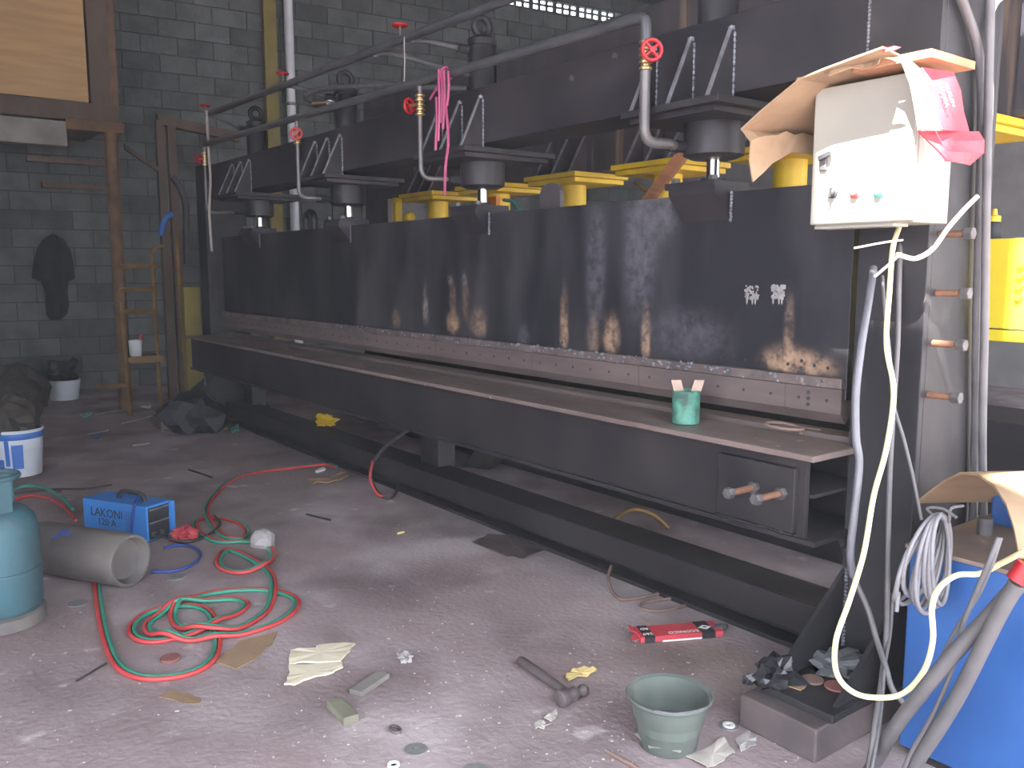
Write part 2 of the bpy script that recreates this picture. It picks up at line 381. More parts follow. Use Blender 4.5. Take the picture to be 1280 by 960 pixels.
for r in range(int(5.4 / BH)):
    z = r * BH; off = s_ref + (BW / 2 if (r - row_v) % 2 else 0)
    k0 = math.floor((-3.2 - off) / BW); k1 = math.ceil((S1 - off) / BW)
    for k in range(k0, k1):
        s_ = off + k * BW
        if s_ + BW > S1 - .01: continue
        if r == row_v and sv0 - .3 < s_ < sv1 - .05: continue
        x, y, d = proj(wp(s_ + BW / 2, z + BH / 2)); inview = -15 < x < 1290 and -10 < y < 500
        hid = (x > 290 and y > 293 - .11 * (x - 330)) or (x > 250 and 205 - .27 * (x - 245) < y < 240 - .21 * (x - 330) and x < 1100) or x > 860
        cands.append((0 if (inview and not hid) else 1, d, s_, z))
cands.sort()
bmesh_block = None; rest = MB()
for i, (h, d, s_, z) in enumerate(cands):
    if i < 300 and not h:
        if bmesh_block is None:
            q = MB(); q.obox(V((.006, 0, .006)), V((BW - .012, 0, 0)), V((0, .012, 0)), V((0, 0, BH - .012)))
            bmesh_block = link_mesh('concrete_block', q, 'block', V()); o = bmesh_block
            finish(o, False, 0)
        else:
            o = bmesh_block.copy(); COL.objects.link(o)
        o.parent = wall; rz = math.atan2(WD.y, WD.x); o.rotation_euler = (0, 0, rz)
        jit = random.uniform(-.002, .003)
        o.location = wp(s_, z, .012 + jit)
        # local +y must lie inside the wall side: turn so that y points out of the room
    else:
        rest.obox(wp(s_ + .006, z + .006), WD * (BW - .012), WN * .012, V((0, 0, BH - .012)))
ro = link_mesh('concrete_block_field', rest, 'block', V()); ro.parent = wall; ro['kind'] = 'stuff'
for k in range(nv0, nv1):
    a = s_ref + k * BW; q = MB(); hw, hh = .092, .058
    xs = [a + .02 + i * .125 for i in range(3)]
    cols = [(a, xs[0] + .008)] + [(xs[i] + .008 + hw, xs[i + 1] + .008) for i in range(2)] + [(xs[2] + .008 + hw, a + BW)]
    for (c0, c1) in cols: wbox(q, c0, c1, zv, zv + BH, -.02, .012)
    for (z0, z1) in ((zv, zv + .03), (zv + .03 + hh, zv + .112), (zv + .112 + hh, zv + BH)):
        for i in range(3): wbox(q, xs[i] + .008, xs[i] + .008 + hw, z0, z1, -.02, .012)
    o = link_mesh('vent_block', q, 'block', V()); o.parent = wall; o['label'] = 'pierced vent block with six daylight holes'
pe = wp(S1, 0)
struct('wall_right', MB().box(pe.x - .3, 7, pe.y, pe.y + .15, 0, WH), 'plaster')
struct('wall_left', MB().box(-12.2, -2.2, -2.75, -2.6, 0, WH), 'sidewall')  # unseen, set close in to darken the back of the room
# unseen roof, with openings added to aim sun at box, cardboard and yellow panel
ZR = 6.2
def roof_hit(p): t = (ZR - p.z) / SUN.z; return p + SUN * t
RX0, RX1, RY0, RY1 = -11.0, .95, -5.4, 12.5
def gap(quad):
    """added roof opening, shaped so its sunbeam falls on the given four points"""
    q = [roof_hit(V(p)) for p in quad]; c = sum(q, V()) / 4
    q.sort(key=lambda p: math.atan2(p.y - c.y, p.x - c.x)); return q
GAPS = [gap([(-1.53, 2.28, 1.47), (-1.17, 2.28, 1.47), (-1.17, 2.28, 2.02), (-1.53, 2.28, 2.02)]),
        gap([(-1.02, 2.30, .80), (-.5, 2.2, .80), (-.5, 2.75, .80), (-.98, 2.6, .80)]),
        gap([(-1.5, 3.5, 1.08), (-1.15, 3.5, 1.08), (-1.15, 3.5, 1.47), (-1.5, 3.5, 1.47)])]
mb = MB(); rects = []
for q in GAPS: rects.append((min(p.x for p in q) - .02, max(p.x for p in q) + .02, min(p.y for p in q) - .02, max(p.y for p in q) + .02))
xs = sorted(set([RX0, RX1] + [h[0] for h in rects] + [h[1] for h in rects])); ys = sorted(set([RY0, RY1] + [h[2] for h in rects] + [h[3] for h in rects]))
for i in range(len(xs) - 1):
    for j in range(len(ys) - 1):
        cx, cy = (xs[i] + xs[i + 1]) / 2, (ys[j] + ys[j + 1]) / 2
        if any(h[0] < cx < h[1] and h[2] < cy < h[3] for h in rects): continue
        mb.box(xs[i], xs[i + 1], ys[j], ys[j + 1], ZR, ZR + .03)
for q, h in zip(GAPS, rects):
    R_ = [V((h[0], h[2], ZR)), V((h[1], h[2], ZR)), V((h[1], h[3], ZR)), V((h[0], h[3], ZR))]; c = sum(q, V()) / 4
    R_.sort(key=lambda p: math.atan2(p.y - c.y, p.x - c.x)); n = 4
    # join each rectangle side to the matching side of the gap
    best = min(range(4), key=lambda k: sum((R_[i] - q[(i + k) % 4]).length for i in range(4)))
    for i in range(4):
        mb.prism([R_[i], R_[(i + 1) % 4], q[(i + 1 + best) % 4], q[(i + best) % 4]], (0, 0, .03))
struct('ceiling', mb, 'roof')
# unseen lintel wall behind the camera, added to dim the far floor
struct('wall_light_block', MB().box(RX1 - .15, RX1, RY0, pe.y, 3.1, ZR), 'sidewall')

# ================================================================== FRONT PRESS BRAKE
PX0, PX1 = -7.58, -1.49
press = thing('press_brake', (-4.5, 2.7, 0), 'long black hydraulic press brake with four upright cylinders, in front of the yellow trimmed press', 'press brake')
def hexa(mb, o, axis, r, h): return mb.lathe(o, axis, [(r * .93, 0), (r, h * .12), (r, h * .88), (r * .93, h)], 6)
# columns
def column(x0, x1, right):
    q = MB(); y0, y1 = 2.48, 2.84; zt = 2.62 if right else 2.225; t = .025
    q.box(x0, x1, y0, y0 + t, .12, zt); q.box(x0, x1, y1 - t, y1, .12, zt); q.box(x0, x0 + t, y0 + t, y1 - t, .12, zt)
    q.box(x1 - t, x1, y0 + t, y1 - t, .12, zt); q.box(x0 - .004, x1 + .004, y0, y1, zt, zt + .02)
    c = part('column', q, 'black', press, bevel=.003)
    part('base_plate', MB().box(x0 - .02, x1 + .02, 2.08, 2.98, .10, .125), 'black', c, bevel=.004)
    part('base_pad', MB().box(x0 - .03, x1 + .01, 2.02, 3.0, 0, .10), 'padsteel', c, bevel=.006)
    for gx in (x0, x1 - .014):
        part('gusset', MB().prism([(gx, 2.13, .125), (gx, 2.48, .125), (gx, 2.48, .40)], (.014, 0, 0)), 'black', c)
    wb = MB(); rr = random.Random(3)
    for k in range(22): wb.lump((x0 + .018, 2.476, .15 + k * .012), (.008, .006, .007), k, .3, 1)
    part('weld_bead', wb, 'weld', c)
    if right:
        for (px, py) in ((1175, 293), (1171, 366), (1166, 429), (1160, 493)):
            p = on_x(px, py, x1); L_ = .075
            b = part('bolt', MB().cyl(p, p + V((L_, 0, 0)), .0105, 10), 'rustbolt', c, True)
            part('bolt_head', hexa(MB(), p + V((L_ - .004, 0, 0)), (1, 0, 0), .0185, .025), 'bolt', c, label='grey hexagonal bolt head')
    return c
column(-1.52, -1.30, True); column(-7.86, -7.64, False)
# upper beam
q = MB(); q.box(-7.64, -1.52, 2.48, 2.72, 1.955, 2.22)
beam = part('upper_beam', q, 'beam', press, bevel=.004)
wb = MB()
for k in range(24): wb.lump((-1.522, 2.478, 1.96 + k * .011), (.006, .005, .007), k, .3, 1)
part('weld_bead', wb, 'weld', beam)
for (px, py) in ((770, 70), (716, 98)):
    p = on_y(px, py, 2.48); part('stud', hexa(MB(), p + V((0, .002, 0)), (0, -1, 0), .014, .012), 'bolt', beam)
# cylinders with mounting plates and ribs
def wheel(mb, c, ax, r=.034):
    ax = V(ax).normalized(); e1 = ax.orthogonal().normalized(); e2 = ax.cross(e1)
    mb.tube([c + (e1 * math.cos(t) + e2 * math.sin(t)) * r for t in [2 * math.pi * k / 14 for k in range(14)]], .0075, 6, closed=True)
    for e in (e1, e2): mb.tube([c - e * r, c + e * r], .006, 6)
    mb.cyl(c - ax * .008, c + ax * .01, .011, 8); return mb
CX = [-2.20, -3.69, -5.19, -6.72]; CY = 2.6
for i, cx in enumerate(CX):
    pl = part('mounting_plate', MB().box(cx - .22, cx + .24, 2.33, 2.88, 1.905, 1.93), 'black', press, bevel=.003)
    part('spacer_plate', MB().box(cx - .2, cx + .2, 2.36, 2.86, 1.885, 1.905), 'beam', pl)
    for dx in (-.19, -.01, .17):
        g = MB().prism([(cx + dx, 2.345, 1.93), (cx + dx, 2.48, 1.93), (cx + dx, 2.48, 2.165), (cx + dx, 2.455, 2.165)], (.012, 0, 0))
        part('rib', g, 'black', pl)
        e = MB().obox((cx + dx - .0005, 2.345, 1.932), (.013, 0, 0), (0, .008, 0), (0, .11, .233)); part('ground_edge', e, 'edge', pl)
        wb = MB()
        for k in range(12): wb.lump((cx + dx + .012, 2.476, 1.94 + k * .019), (.006, .006, .012), k + i, .4, 1)
        wb.lump((cx + dx + .006, 2.466, 2.168), (.014, .014, .012), i, .4, 1)
        part('weld_bead', wb, 'weld', pl)
    c = MB(); c.lathe((cx, CY, 1.76), UP, [(.085, 0), (.112, .012), (.112, .125)], 20)
    cy = part('hydraulic_cylinder', c, 'black', press, True)
    part('top_barrel', MB().lathe((cx, CY, 2.22), UP, [(.072, 0), (.072, .215), (.066, .22), (.066, .228), (.074, .232), (.074, .262), (.055, .275)], 24), 'black', cy, True)
    ey = MB(); n = 20
    ey.tube([(cx, CY + math.cos(2 * math.pi * k / n) * .045, 2.545 + math.sin(2 * math.pi * k / n) * .045) for k in range(n)], .017, 8, closed=True)
    part('lifting_eye', ey, 'black', cy, True)
    part('rod', MB().cyl((cx, CY, 1.60), (cx, CY, 1.77), .025, 18), 'chrome', cy, True)
    pt = MB(); pt.cyl((cx - .05, 2.42, 1.80), (cx - .05, 2.52, 1.80), .022, 12); part('port_boss', pt, 'black', cy, True)
    t2 = MB(); t2.cyl((cx - .02, 2.47, 2.43), (cx - .02, 2.54, 2.43), .02, 12); part('port_boss', t2, 'black', cy, True)
# ram
q = MB(); q.box(-7.46, -1.58, 2.55, 2.64, .93, 1.63)
ram = part('ram', q, 'ram', press, bevel=.003)
st = part('clamp_strip', MB().box(-7.46, -1.585, 2.528, 2.55, .968, 1.002), 'strip', press, bevel=.003)
wb = MB(); rr = random.Random(5)
for (a, b, dens) in ((-3.2, -2.2, 60), (-5.5, -3.2, 60), (-2.2, -1.6, 16)):
    for k in range(dens):
        wb.lump((rr.uniform(a, b), 2.527, rr.uniform(.972, 1.004)), (rr.uniform(.004, .012), .004, .006), k, .5, 1)
part('weld_spatter', wb, 'weld', st)['kind'] = 'stuff'
# punch segments
xs_ = [-7.46, -6.6, -5.75, -4.9, -4.05, -3.2, -2.5, -1.80, -1.585]
for i in range(len(xs_) - 1):
    a, b = xs_[i] + .001, xs_[i + 1] - .001
    pr = MB().prism([(a, 2.534, .966), (a, 2.534, .885), (a, 2.565, .850), (a, 2.60, .885), (a, 2.60, .966)], (b - a, 0, 0))
    pu = part('punch_segment', pr, 'die', press)
    hm = MB(); n = max(2, int((b - a) / .11))
    for k in range(n):
        x = a + (k + .5) * (b - a) / n; hm.cyl((x, 2.5325, .925), (x, 2.536, .925), .0055, 8)
    if i == 7:
        for z in (.945, .925, .905): hm.cyl((a + .09, 2.5325, z), (a + .09, 2.536, z), .007, 8)
    part('bolt_hole', hm, 'dark', pu)['kind'] = 'stuff'
hm = MB(); rr = random.Random(9)
for (px, py) in ((902, 447), (917, 445), (932, 450), (985, 455), (1002, 451), (1001, 460), (1018, 457), (1035, 460), (768, 432), (852, 438), (703, 428), (830, 436), (845, 437), (985, 395), (862, 435)):
    p = on_y(px, py, 2.55); hm.cyl((p.x, 2.5485, p.z), (p.x, 2.552, p.z), .006, 8)
part('drilled_hole', hm, 'dark', ram)['kind'] = 'stuff'
for k, (px, py) in enumerate(((940, 365), (973, 365))):
    wb = MB(); rr = random.Random(40 + k); p = on_y(px, py, 2.55)
    for q in range(46 if k == 0 else 80):
        wb.lump((p.x + rr.uniform(-.026, .026), 2.549, p.z + rr.uniform(-.024, .022)), (rr.uniform(.003, .009), .003, rr.uniform(.003, .007)), q, .5, 1)
    for dx in (-.02, .004, .016): wb.lump((p.x + dx, 2.549, p.z - .03), (.004, .003, .016), k, .3, 1)
    part('weld_scar', wb, 'scar', ram)['kind'] = 'stuff'
for i, cx in enumerate(CX):
    b = MB(); b.prism([(cx - .10, 2.47, 1.65), (cx - .10, 2.47, 1.625), (cx - .10, 2.56, 1.52), (cx - .10, 2.72, 1.55), (cx - .10, 2.72, 1.65)], (.22, 0, 0))
    br = part('rod_bracket', b, 'beam', ram)
    n2 = MB(); n2.box(cx - .15, cx + .09, 2.5, 2.7, 1.65, 1.675); n2.cyl((cx, CY, 1.672), (cx, CY, 1.69), .045, 14)
    part('rod_foot', n2, 'beam', ram, bevel=.003)
    for dx in (-.12, .06): part('bolt_head', hexa(MB(), (cx + dx, 2.53, 1.674), UP, .018, .02), 'bolt', ram)
    wb = MB()
    for k in range(9): wb.lump((cx + .135, 2.543, 1.53 + k * .012), (.007, .006, .008), k, .4, 1)
    part('weld_bead', wb, 'weld', ram)
p = on_y(690, 285, 2.66); x = p.x; poly = [(x + .075, 2.645, 1.5)] + [(x + math.cos(math.pi * k / 10) * .075, 2.645, 1.70 + math.sin(math.pi * k / 10) * .055) for k in range(11)] + [(x - .075, 2.645, 1.5)]
part('lifting_lug', MB().prism(poly, (0, .025, 0)), 'beam2', ram)
for (px, Yk) in ((388, 2.58),):
    p = on_y(px, 285, Yk); x = p.x
    e = MB(); n = 12; arc = [(x + math.cos(math.pi * k / n) * .07, Yk, 1.70 + math.sin(math.pi * k / n) * .05) for k in range(n + 1)]
    e.tube([(x + .07, Yk, 1.62)] + arc + [(x - .07, Yk, 1.62)], .022, 8); part('lifting_lug', e, 'black', ram, True)
# table
q = MB(); q.box(PX0 + .02, PX1 - .045, 2.285, 2.305, .53, .78); q.box(PX0 + .02, PX1 - .045, 2.60, 2.62, .53, .78)
q.box(PX0 + .02, PX1 + .0, 2.27, 2.64, .515, .532); q.box(PX0 + .02, PX1 - .03, 2.305, 2.60, .655, .667)
tb = part('table_beam', q, 'table', press, bevel=.002)
part('table_top', MB().box(PX0, PX1, 2.25, 2.66, .78, .80), 'tabletop', press, bevel=.003)
part('lower_die', MB().box(PX0 + .05, PX1 - .02, 2.52, 2.62, .80, .818), 'die', press, bevel=.002)
ep = part('end_plate', MB().box(-1.86, PX1 - .07, 2.262, 2.286, .545, .748), 'table', press, bevel=.003)
wb = MB()
for k in range(40): wb.lump((-1.86 + k * .0078, 2.266, .54), (.007, .008, .006), k, .4, 1)
part('weld_bead', wb, 'table', ep)
for (px, py) in ((944, 609), (978, 616)):
    p = on_y(px, py, 2.262); L_ = .115
    part('bolt', MB().cyl(p, p + V((0, -L_, 0)), .0105, 12), 'rustbolt', ep, True)
    part('bolt_nut', hexa(MB(), p, (0, -1, 0), .021, .02), 'bolt', ep); part('bolt_head', hexa(MB(), p + V((0, -L_, 0)), (0, -1, 0), .0185, .025), 'bolt', ep)
part('corner_leg', MB().prism([(PX1 - .02, 2.45, .515), (PX1 - .02, 2.64, .515), (PX1 - .02, 2.64, .2)], (-.02, 0, 0)), 'black', press)
for lx in (-7.4, -4.4):
    part('table_leg', MB().box(lx - .1, lx + .1, 2.70, 2.82, 0, .53), 'black', press, bevel=.004)
# floor beam (H section)
q = MB(); q.box(-7.64, -1.55, 2.60, 2.78, 0, .02); q.box(-7.64, -1.55, 2.60, 2.78, .175, .195); q.box(-7.64, -1.55, 2.68, 2.70, .02, .175); q.box(-7.64, -1.55, 2.58, 2.6, .08, .195)
part('floor_beam', q, 'table', press, bevel=.003)

# pipes and valves
def lp(x): t = (x + 2.245) / (-6.98 + 2.245); return V((x, 2.28, 2.226 + .09 * t))
def upz(x): t = (x + 1.3) / (-6.95 + 1.3); return V((x, 2.32, 2.462 + .085 * t))
part('lower_manifold_pipe', MB().tube([lp(-6.99)] + [lp(x) for x in (-5.5, -4, -2.36)], .021, 12), 'pipe', press, True)
part('upper_manifold_pipe', MB().tube([upz(-6.99), upz(-5), upz(-3), upz(-1.2)], .021, 12), 'pipe', press, True)
DX = [-2.245, -3.76, -5.22, -6.98]
for i, x in enumerate(DX):
    z0 = lp(x).z; r = .019 if i == 0 else .012
    top = [lp(x - .12 if i == 0 else x + .0)]
    if i == 0: pth = [lp(-2.37), lp(-2.30), V((x - .01, 2.28, z0 - .012)), V((x, 2.28, z0 - .05)), V((x, 2.28, z0 - .1))]; part('elbow', MB().tube(pth, .021, 12, 5), 'pipe', press, True)
    else: part('drop_nipple', MB().tube([lp(x), V((x, 2.28, z0 - .06))], r, 10), 'steelpipe', press, True)
    vz = z0 - (.13 if i == 0 else .105)
    v = MB(); pr = []
    for k in range(5):
        h = -.055 + k * .022; pr += [(.016, h), (.024, h + .004), (.024, h + .011), (.016, h + .016)]
    v.lathe((x, 2.28, vz), UP, pr, 12); va = part('stop_valve', v, 'brass', press, True)
    hd = V((.75, -.4, 0)).normalized() if i in (0, 2) else V((-.95, -.3, 0)).normalized()
    o_ = V((x, 2.28, vz)); part('valve_stem', MB().cyl(o_, o_ + hd * .07, .008, 8), 'brass', va, True)
    w = wheel(MB(), o_ + hd * .07, hd); part('handwheel', w, 'redwheel', va, True)
    zb = 1.80; path = [V((x, 2.28, vz - .05)), V((x, 2.28, zb + .09)), V((x, 2.285, zb + .03)), V((x + .003, 2.315, zb + .002)), V((x + .02, 2.38, zb)), V((CX[i] - .05, 2.44, zb))]
    part('drop_pipe', MB().tube(path, r, 10, 5), 'steelpipe', press, True)
    # branch from the upper pipe to the cylinder head
    if i > 0:
        a = upz(CX[i] - .32); b = V((CX[i] - .02, 2.47, 2.43))
        br = part('branch_hose', MB().tube([a, a + V((.06, .02, -.01)), a.lerp(b, .55) + V((0, 0, .012)), b], .012, 8, 5), 'rubber', press, True)
        part('hose_ferrule', MB().tube([a + V((.02, .01, -.002)), a + V((.09, .03, -.008))], .016, 8), 'edge', br, True)
        part('valve_stem', MB().cyl(a, a + V((0, 0, .075)), .006, 8), 'steelpipe', br)
        part('handwheel', wheel(MB(), a + V((0, 0, .075)), UP), 'redwheel', br, True)
def hose_px(pts, r, m, name, seg=8, sm=6): return part(name, MB().tube([on_y(*p) for p in pts], r, seg, sm), m, press, True)
hose_px([(468, 70, 2.33), (480, 66, 2.36), (510, 72, 2.42), (545, 82, 2.5), (590, 94, 2.54)], .013, 'rubber', 'return_hose')
hose_px([(418, 129, 2.30), (395, 132, 2.32), (381, 127, 2.36), (384, 118, 2.40), (410, 110, 2.42), (460, 107, 2.42), (520, 109, 2.44), (585, 111, 2.56)], .015, 'rubber', 'return_hose')
part('hose_ferrule', MB().tube([on_y(393, 130, 2.315), on_y(412, 129, 2.30)], .02, 8), 'chrome', press, True)

# ================================================================== REAR PRESS BRAKE (yellow trim)
press2 = thing('press_brake', (-4.2, 3.75, 0), 'steel press brake with yellow painted cylinder plates, behind the black press', 'press brake')
b2 = part('upper_beam', MB().box(-6.95, -.9, 3.69, 3.95, 1.95, 2.82), 'beam2', press2, bevel=.004)
part('flaking_panel', MB().box(-1.62, -.9, 3.68, 3.692, 1.97, 2.8), 'mottle', press2)
c2 = part('column', MB().box(-7.05, -6.65, 3.7, 4.05, 0, 2.85), 'beam2', press2, bevel=.004)
part('column', MB().box(-1.2, -.9, 3.95, 4.2, 0, 2.85), 'beam2', press2, bevel=.004)
part('base_beam', MB().box(-6.65, -.9, 3.56, 3.85, 0, .14), 'table', press2, bevel=.004)
part('table_beam', MB().box(-6.65, -1.0, 3.45, 3.85, .4, .78), 'table', press2, bevel=.004)
part('ram', MB().box(-6.6, -1.75, 3.68, 3.78, .95, 1.45), 'ram', press2, bevel=.003)
yp = part('yellow_panel', MB().box(-1.74, -1.1, 3.5, 3.8, 1.08, 1.47), 'yellowB', press2, bevel=.004, label='bright yellow end panel with a row of bolts')
for z in (1.39, 1.35, 1.31, 1.27):
    p = on_y(1273, 380, 3.5); part('bolt_head', hexa(MB(), (p.x, 3.5, z - .02), (0, -1, 0), .013, .014), 'yellow', yp)
part('panel_seam', MB().box(-1.74, -1.1, 3.498, 3.502, 1.125, 1.13), 'dark', yp)
for i in range(6):
    cx = -5.92 + i * .81
    w = .25
    pl = part('mounting_plate', MB().box(cx - w, cx + w, 3.53, 3.98, 1.915, 1.945), 'yellow', press2, bevel=.004)
    part('spacer_plate', MB().box(cx - w + .02, cx + w - .02, 3.55, 3.96, 1.885, 1.913), 'yellow', pl, bevel=.003)
    for dx in (-.16, 0, .16):
        g = MB().prism([(cx + dx, 3.55, 1.945), (cx + dx, 3.69, 1.945), (cx + dx, 3.69, 2.2)], (.014, 0, 0)); part('rib', g, 'beam2', pl)
        part('ground_edge', MB().obox((cx + dx, 3.548, 1.946), (.015, 0, 0), (0, .008, 0), (0, .14, .25)), 'edge', pl)
    c = MB(); c.lathe((cx, 3.74, 1.70), UP, [(.06, 0), (.085, .008), (.09, .03), (.082, .035), (.082, .19)], 18)
    cy = part('hydraulic_cylinder', c, 'yellow', press2, True)
    part('rod', MB().cyl((cx, 3.74, 1.40), (cx, 3.74, 1.71), .027, 16), 'chrome', cy, True)
    part('tie_bolt', hexa(MB(), (cx + .05, 3.66, 1.675), UP, .02, .03), 'yellow', cy)
    if i in (1,): part('oil_stain_cover', MB().box(cx + .02, cx + .12, 3.63, 3.66, 1.74, 1.86), 'orange', cy)
br = MB(); br.box(-6.32, -6.27, 3.56, 3.62, 1.55, 1.93); part('guide_bar', br, 'yellow', press2)
part('guide_knob', MB().lump(on_y(512, 272, 3.6), (.055, .05, .05), 2, .2), 'yellow', press2, True)
hs = [on_y(630, 250, 3.4), on_y(640, 252, 3.3), on_y(648, 262, 3.25), on_y(650, 275, 3.2)]
part('green_hose', MB().tube(hs, .012, 8, 5), 'greenhose', press2, True)
lk = [on_y(793, 228, 3.6), on_y(806, 238, 3.6), on_y(818, 242, 3.6), on_y(828, 232, 3.6), on_y(833, 226, 3.6)]
part('bent_handle', MB().tube(lk, .012, 6, 4), 'oldyellow', press2, True)
p = on_y(1241, 298, 3.62); p.z = 1.47
bt = thing('grease_bottle', p, 'small dark bottle with a yellow cap on the yellow panel', 'bottle')
part('bottle_body', MB().lathe(p, UP, [(.026, 0), (.03, .004), (.03, .06), (.02, .07)], 14), 'dark', bt, True)
part('cap', MB().lathe(p + V((0, 0, .07)), UP, [(.024, 0), (.024, .022), (.012, .026), (.008, .05)], 12), 'yellow', bt, True)
# timber leaning between the presses
a, b = on_y(800, 262, 3.2), on_y(853, 192, 2.95)
d = (b - a).normalized()
single('leaning_plank', MB().obox(a - d * .9 - V((.05, 0, 0)), V((.115, 0, .03)), V((0, .03, 0)), (b - a) + d * .9), 'plank', 'reddish brown plank leaning behind the ram of the black press', 'plank', bevel=.003)

# ================================================================== SWITCH BOX, HOOD, CABLES
X0, X1, Y0, Y1, Z0, Z1 = -1.555, -1.25, 2.28, 2.48, 1.479, 1.874
sb = thing('switch_box', (-1.4, 2.48, Z0), 'cream steel electrical switch box hung on the press column', 'electrical box')
part('body', MB().box(X0, X1, Y0 + .02, Y1, Z0, Z1), 'cabinet', sb, bevel=.004)
dr = part('door', MB().box(X0 - .004, X1 + .002, Y0, Y0 + .017, Z0 + .004, Z1 - .004), 'cabinet', sb, bevel=.004)
part('gasket', MB().box(X0 + .004, X1 - .004, Y0 + .016, Y0 + .021, Z0 + .008, Z1 - .008), 'cabside', sb)
def onbox(px, py): return on_y(px, py, Y0)
p = onbox(1030, 204); k = MB(); k.box(p.x - .012, p.x + .012, Y0 - .008, Y0, p.z - .022, p.z + .02); part('door_lock', k, 'bolt', dr, bevel=.003)
k = MB().obox(p + V((-.006, -.02, .006)), V((.034, 0, .012)), V((0, .012, 0)), V((-.003, 0, .012))); part('lock_handle', k, 'dark', dr)
for (px, py, m, nm) in ((1041, 241, 'dark', 'selector_knob'), (1069, 241, 'glassred', 'red_button'), (1099, 240, 'glassgreen', 'green_button')):
    p = onbox(px, py); b = MB(); b.lathe(p, (0, -1, 0), [(.016, 0), (.016, .004), (.012, .006), (.011, .014), (.008, .016)], 16); part(nm, b, m, dr, True)
p = onbox(1041, 241); part('knob_grip', MB().obox(p + V((-.003, -.026, -.013)), V((.006, 0, 0)), V((0, .012, 0)), V((.004, 0, .026))), 'bolt', dr)
part('lower_flange', MB().box(X0, X1 - .06, Y0 + .02, Y0 + .1, Z0 - .008, Z0), 'cabinet', sb)
# cardboard hood laid over the box
hood = thing('cardboard_hood', (-1.4, 2.4, Z1), 'torn brown carton with a red printed side laid over the electrical box', 'carton')
prof = [(940, 228), (937, 200), (936, 176), (925, 160), (950, 138), (975, 117), (1000, 98), (1030, 84), (1065, 71), (1105, 58)]
YF, YB = 2.15, 2.46
rows = []
for i, (x, y) in enumerate(prof):
    f = on_y(x, y, YF); row = []
    for j in range(9):
        t = j / 8; p = V((f.x, YF + (YB - YF) * t, f.z))
        if i >= 6: p.z = f.z + (1.893 - f.z) * min(1, t * 1.5) * min(1, (i - 5) / 2.)
        if i in (4, 5): p.z -= .02 * t
        if i < 3: p.z += (.10 * math.sin(t * 2.3) * (3 - i) / 3) + .012 * noise.noise(V((i, j * .9, 2))) ; p.x += .03 * t
        if j == 0: p += V((0, .012 * noise.noise(V((i * 1.7, 0, 0))), .006 * noise.noise(V((0, i * 2.1, 0)))))
        row.append(p)
    rows.append(row)
part('top_panel', MB().sheet(rows, .005), 'card', hood)
# torn inner edge hanging over the door
rows = []
for i in range(11):
    t = i / 10; a = V((X0 - .01 + t * .25, 2.20 + .02 * math.sin(t * 9), 1.892 + .01 * t)); rows.append([a, a + V((0, -.012, -.018 - .012 * noise.noise(V((t * 9, 1, 3)))))])
part('torn_inner_ply', MB().sheet(rows, .004), 'card', hood)
# white front strip and red side panel
XS = X1 + .035
def on_s(px, py): return on_x(px, py, XS)
r0 = [on_y(1103, 72, 2.21), on_y(1126, 78, 2.205), on_y(1137, 105, 2.205), on_y(1143, 135, 2.205), on_y(1147, 162, 2.205)]
r1 = [on_y(1135, 72, 2.215), on_y(1150, 86, 2.215), on_y(1160, 108, 2.215), on_y(1168, 136, 2.215), on_y(1178, 161, 2.215)]
rows = [[a.lerp(b, j / 4) + V((0, -.008 * math.sin(math.pi * j / 4), 0)) for j in range(5)] for a, b in zip(r0, r1)]
part('front_flap', MB().sheet(rows, .005), 'cardpale', hood, True)
l = [on_y(1152, 84, 2.23), on_y(1160, 108, 2.23), on_y(1168, 136, 2.23), on_y(1178, 162, 2.23)]
r_ = [on_y(1192, 90, 2.36), on_y(1201, 112, 2.36), on_y(1205, 140, 2.36), on_y(1212, 165, 2.36)]
rows = [[a.lerp(b, j / 5) + V((.006 * noise.noise(V((i, j, 5))), 0, 0)) for j in range(6)] for i, (a, b) in enumerate(zip(l, r_))]
sidep = part('red_side_panel', MB().sheet(rows, .005), 'cardred', hood, label='red printed carton side with white lettering')
l = [on_y(1148, 164, 2.215), on_y(1156, 178, 2.22), on_y(1168, 190, 2.225), on_y(1182, 200, 2.23)]
r_ = [on_y(1224, 164, 2.36), on_y(1225, 176, 2.36), on_y(1224, 192, 2.36), on_y(1212, 207, 2.35)]
rows = [[a.lerp(b, j / 6) + V((.015 * math.sin(i), -.01 * math.sin(j * 1.1), .004 * noise.noise(V((i * 2, j * 2, 1))))) for j in range(7)] for i, (a, b) in enumerate(zip(l, r_))]
part('lower_red_flap', MB().sheet(rows, .005), 'cardred', hood, label='torn lower flap of the red printed carton')
A, B_, C_ = on_y(1152, 84, 2.23), on_y(1192, 90, 2.36), on_y(1178, 162, 2.23)
xd = (C_ - A).normalized(); nrm = (B_ - A).cross(xd).normalized(); 
if nrm.x < 0: nrm = -nrm
yd = nrm.cross(xd)
cen = on_y(1174, 122, 2.26) + nrm * .012
part('printed_lettering', text_mb('YASKA', .022, cen, xd, yd), 'white', sidep)
cen = on_y(1182, 122, 2.285) + nrm * .012
part('printed_lettering', text_mb('HUZ-JIN', .018, cen, xd, yd), 'white', sidep)
rows = []
for i in range(4):
    rows.append([on_y(1103 + i * 8, 58 - i * .3 + 2 * (i % 2), 2.16), on_y(1104 + i * 5, 66 - i, 2.16)])
part('red_torn_tip', MB().sheet(rows, .004), 'cardred', hood)
# board on top of it
c = on_y(1165, 60, 2.22)
brd = MB().box(c.x - .22, c.x, c.y, c.y + .23, c.z - .022, c.z)
single('wooden_board', brd, 'plank', 'reddish wooden board lying on top of the carton hood', 'board', bevel=.002)

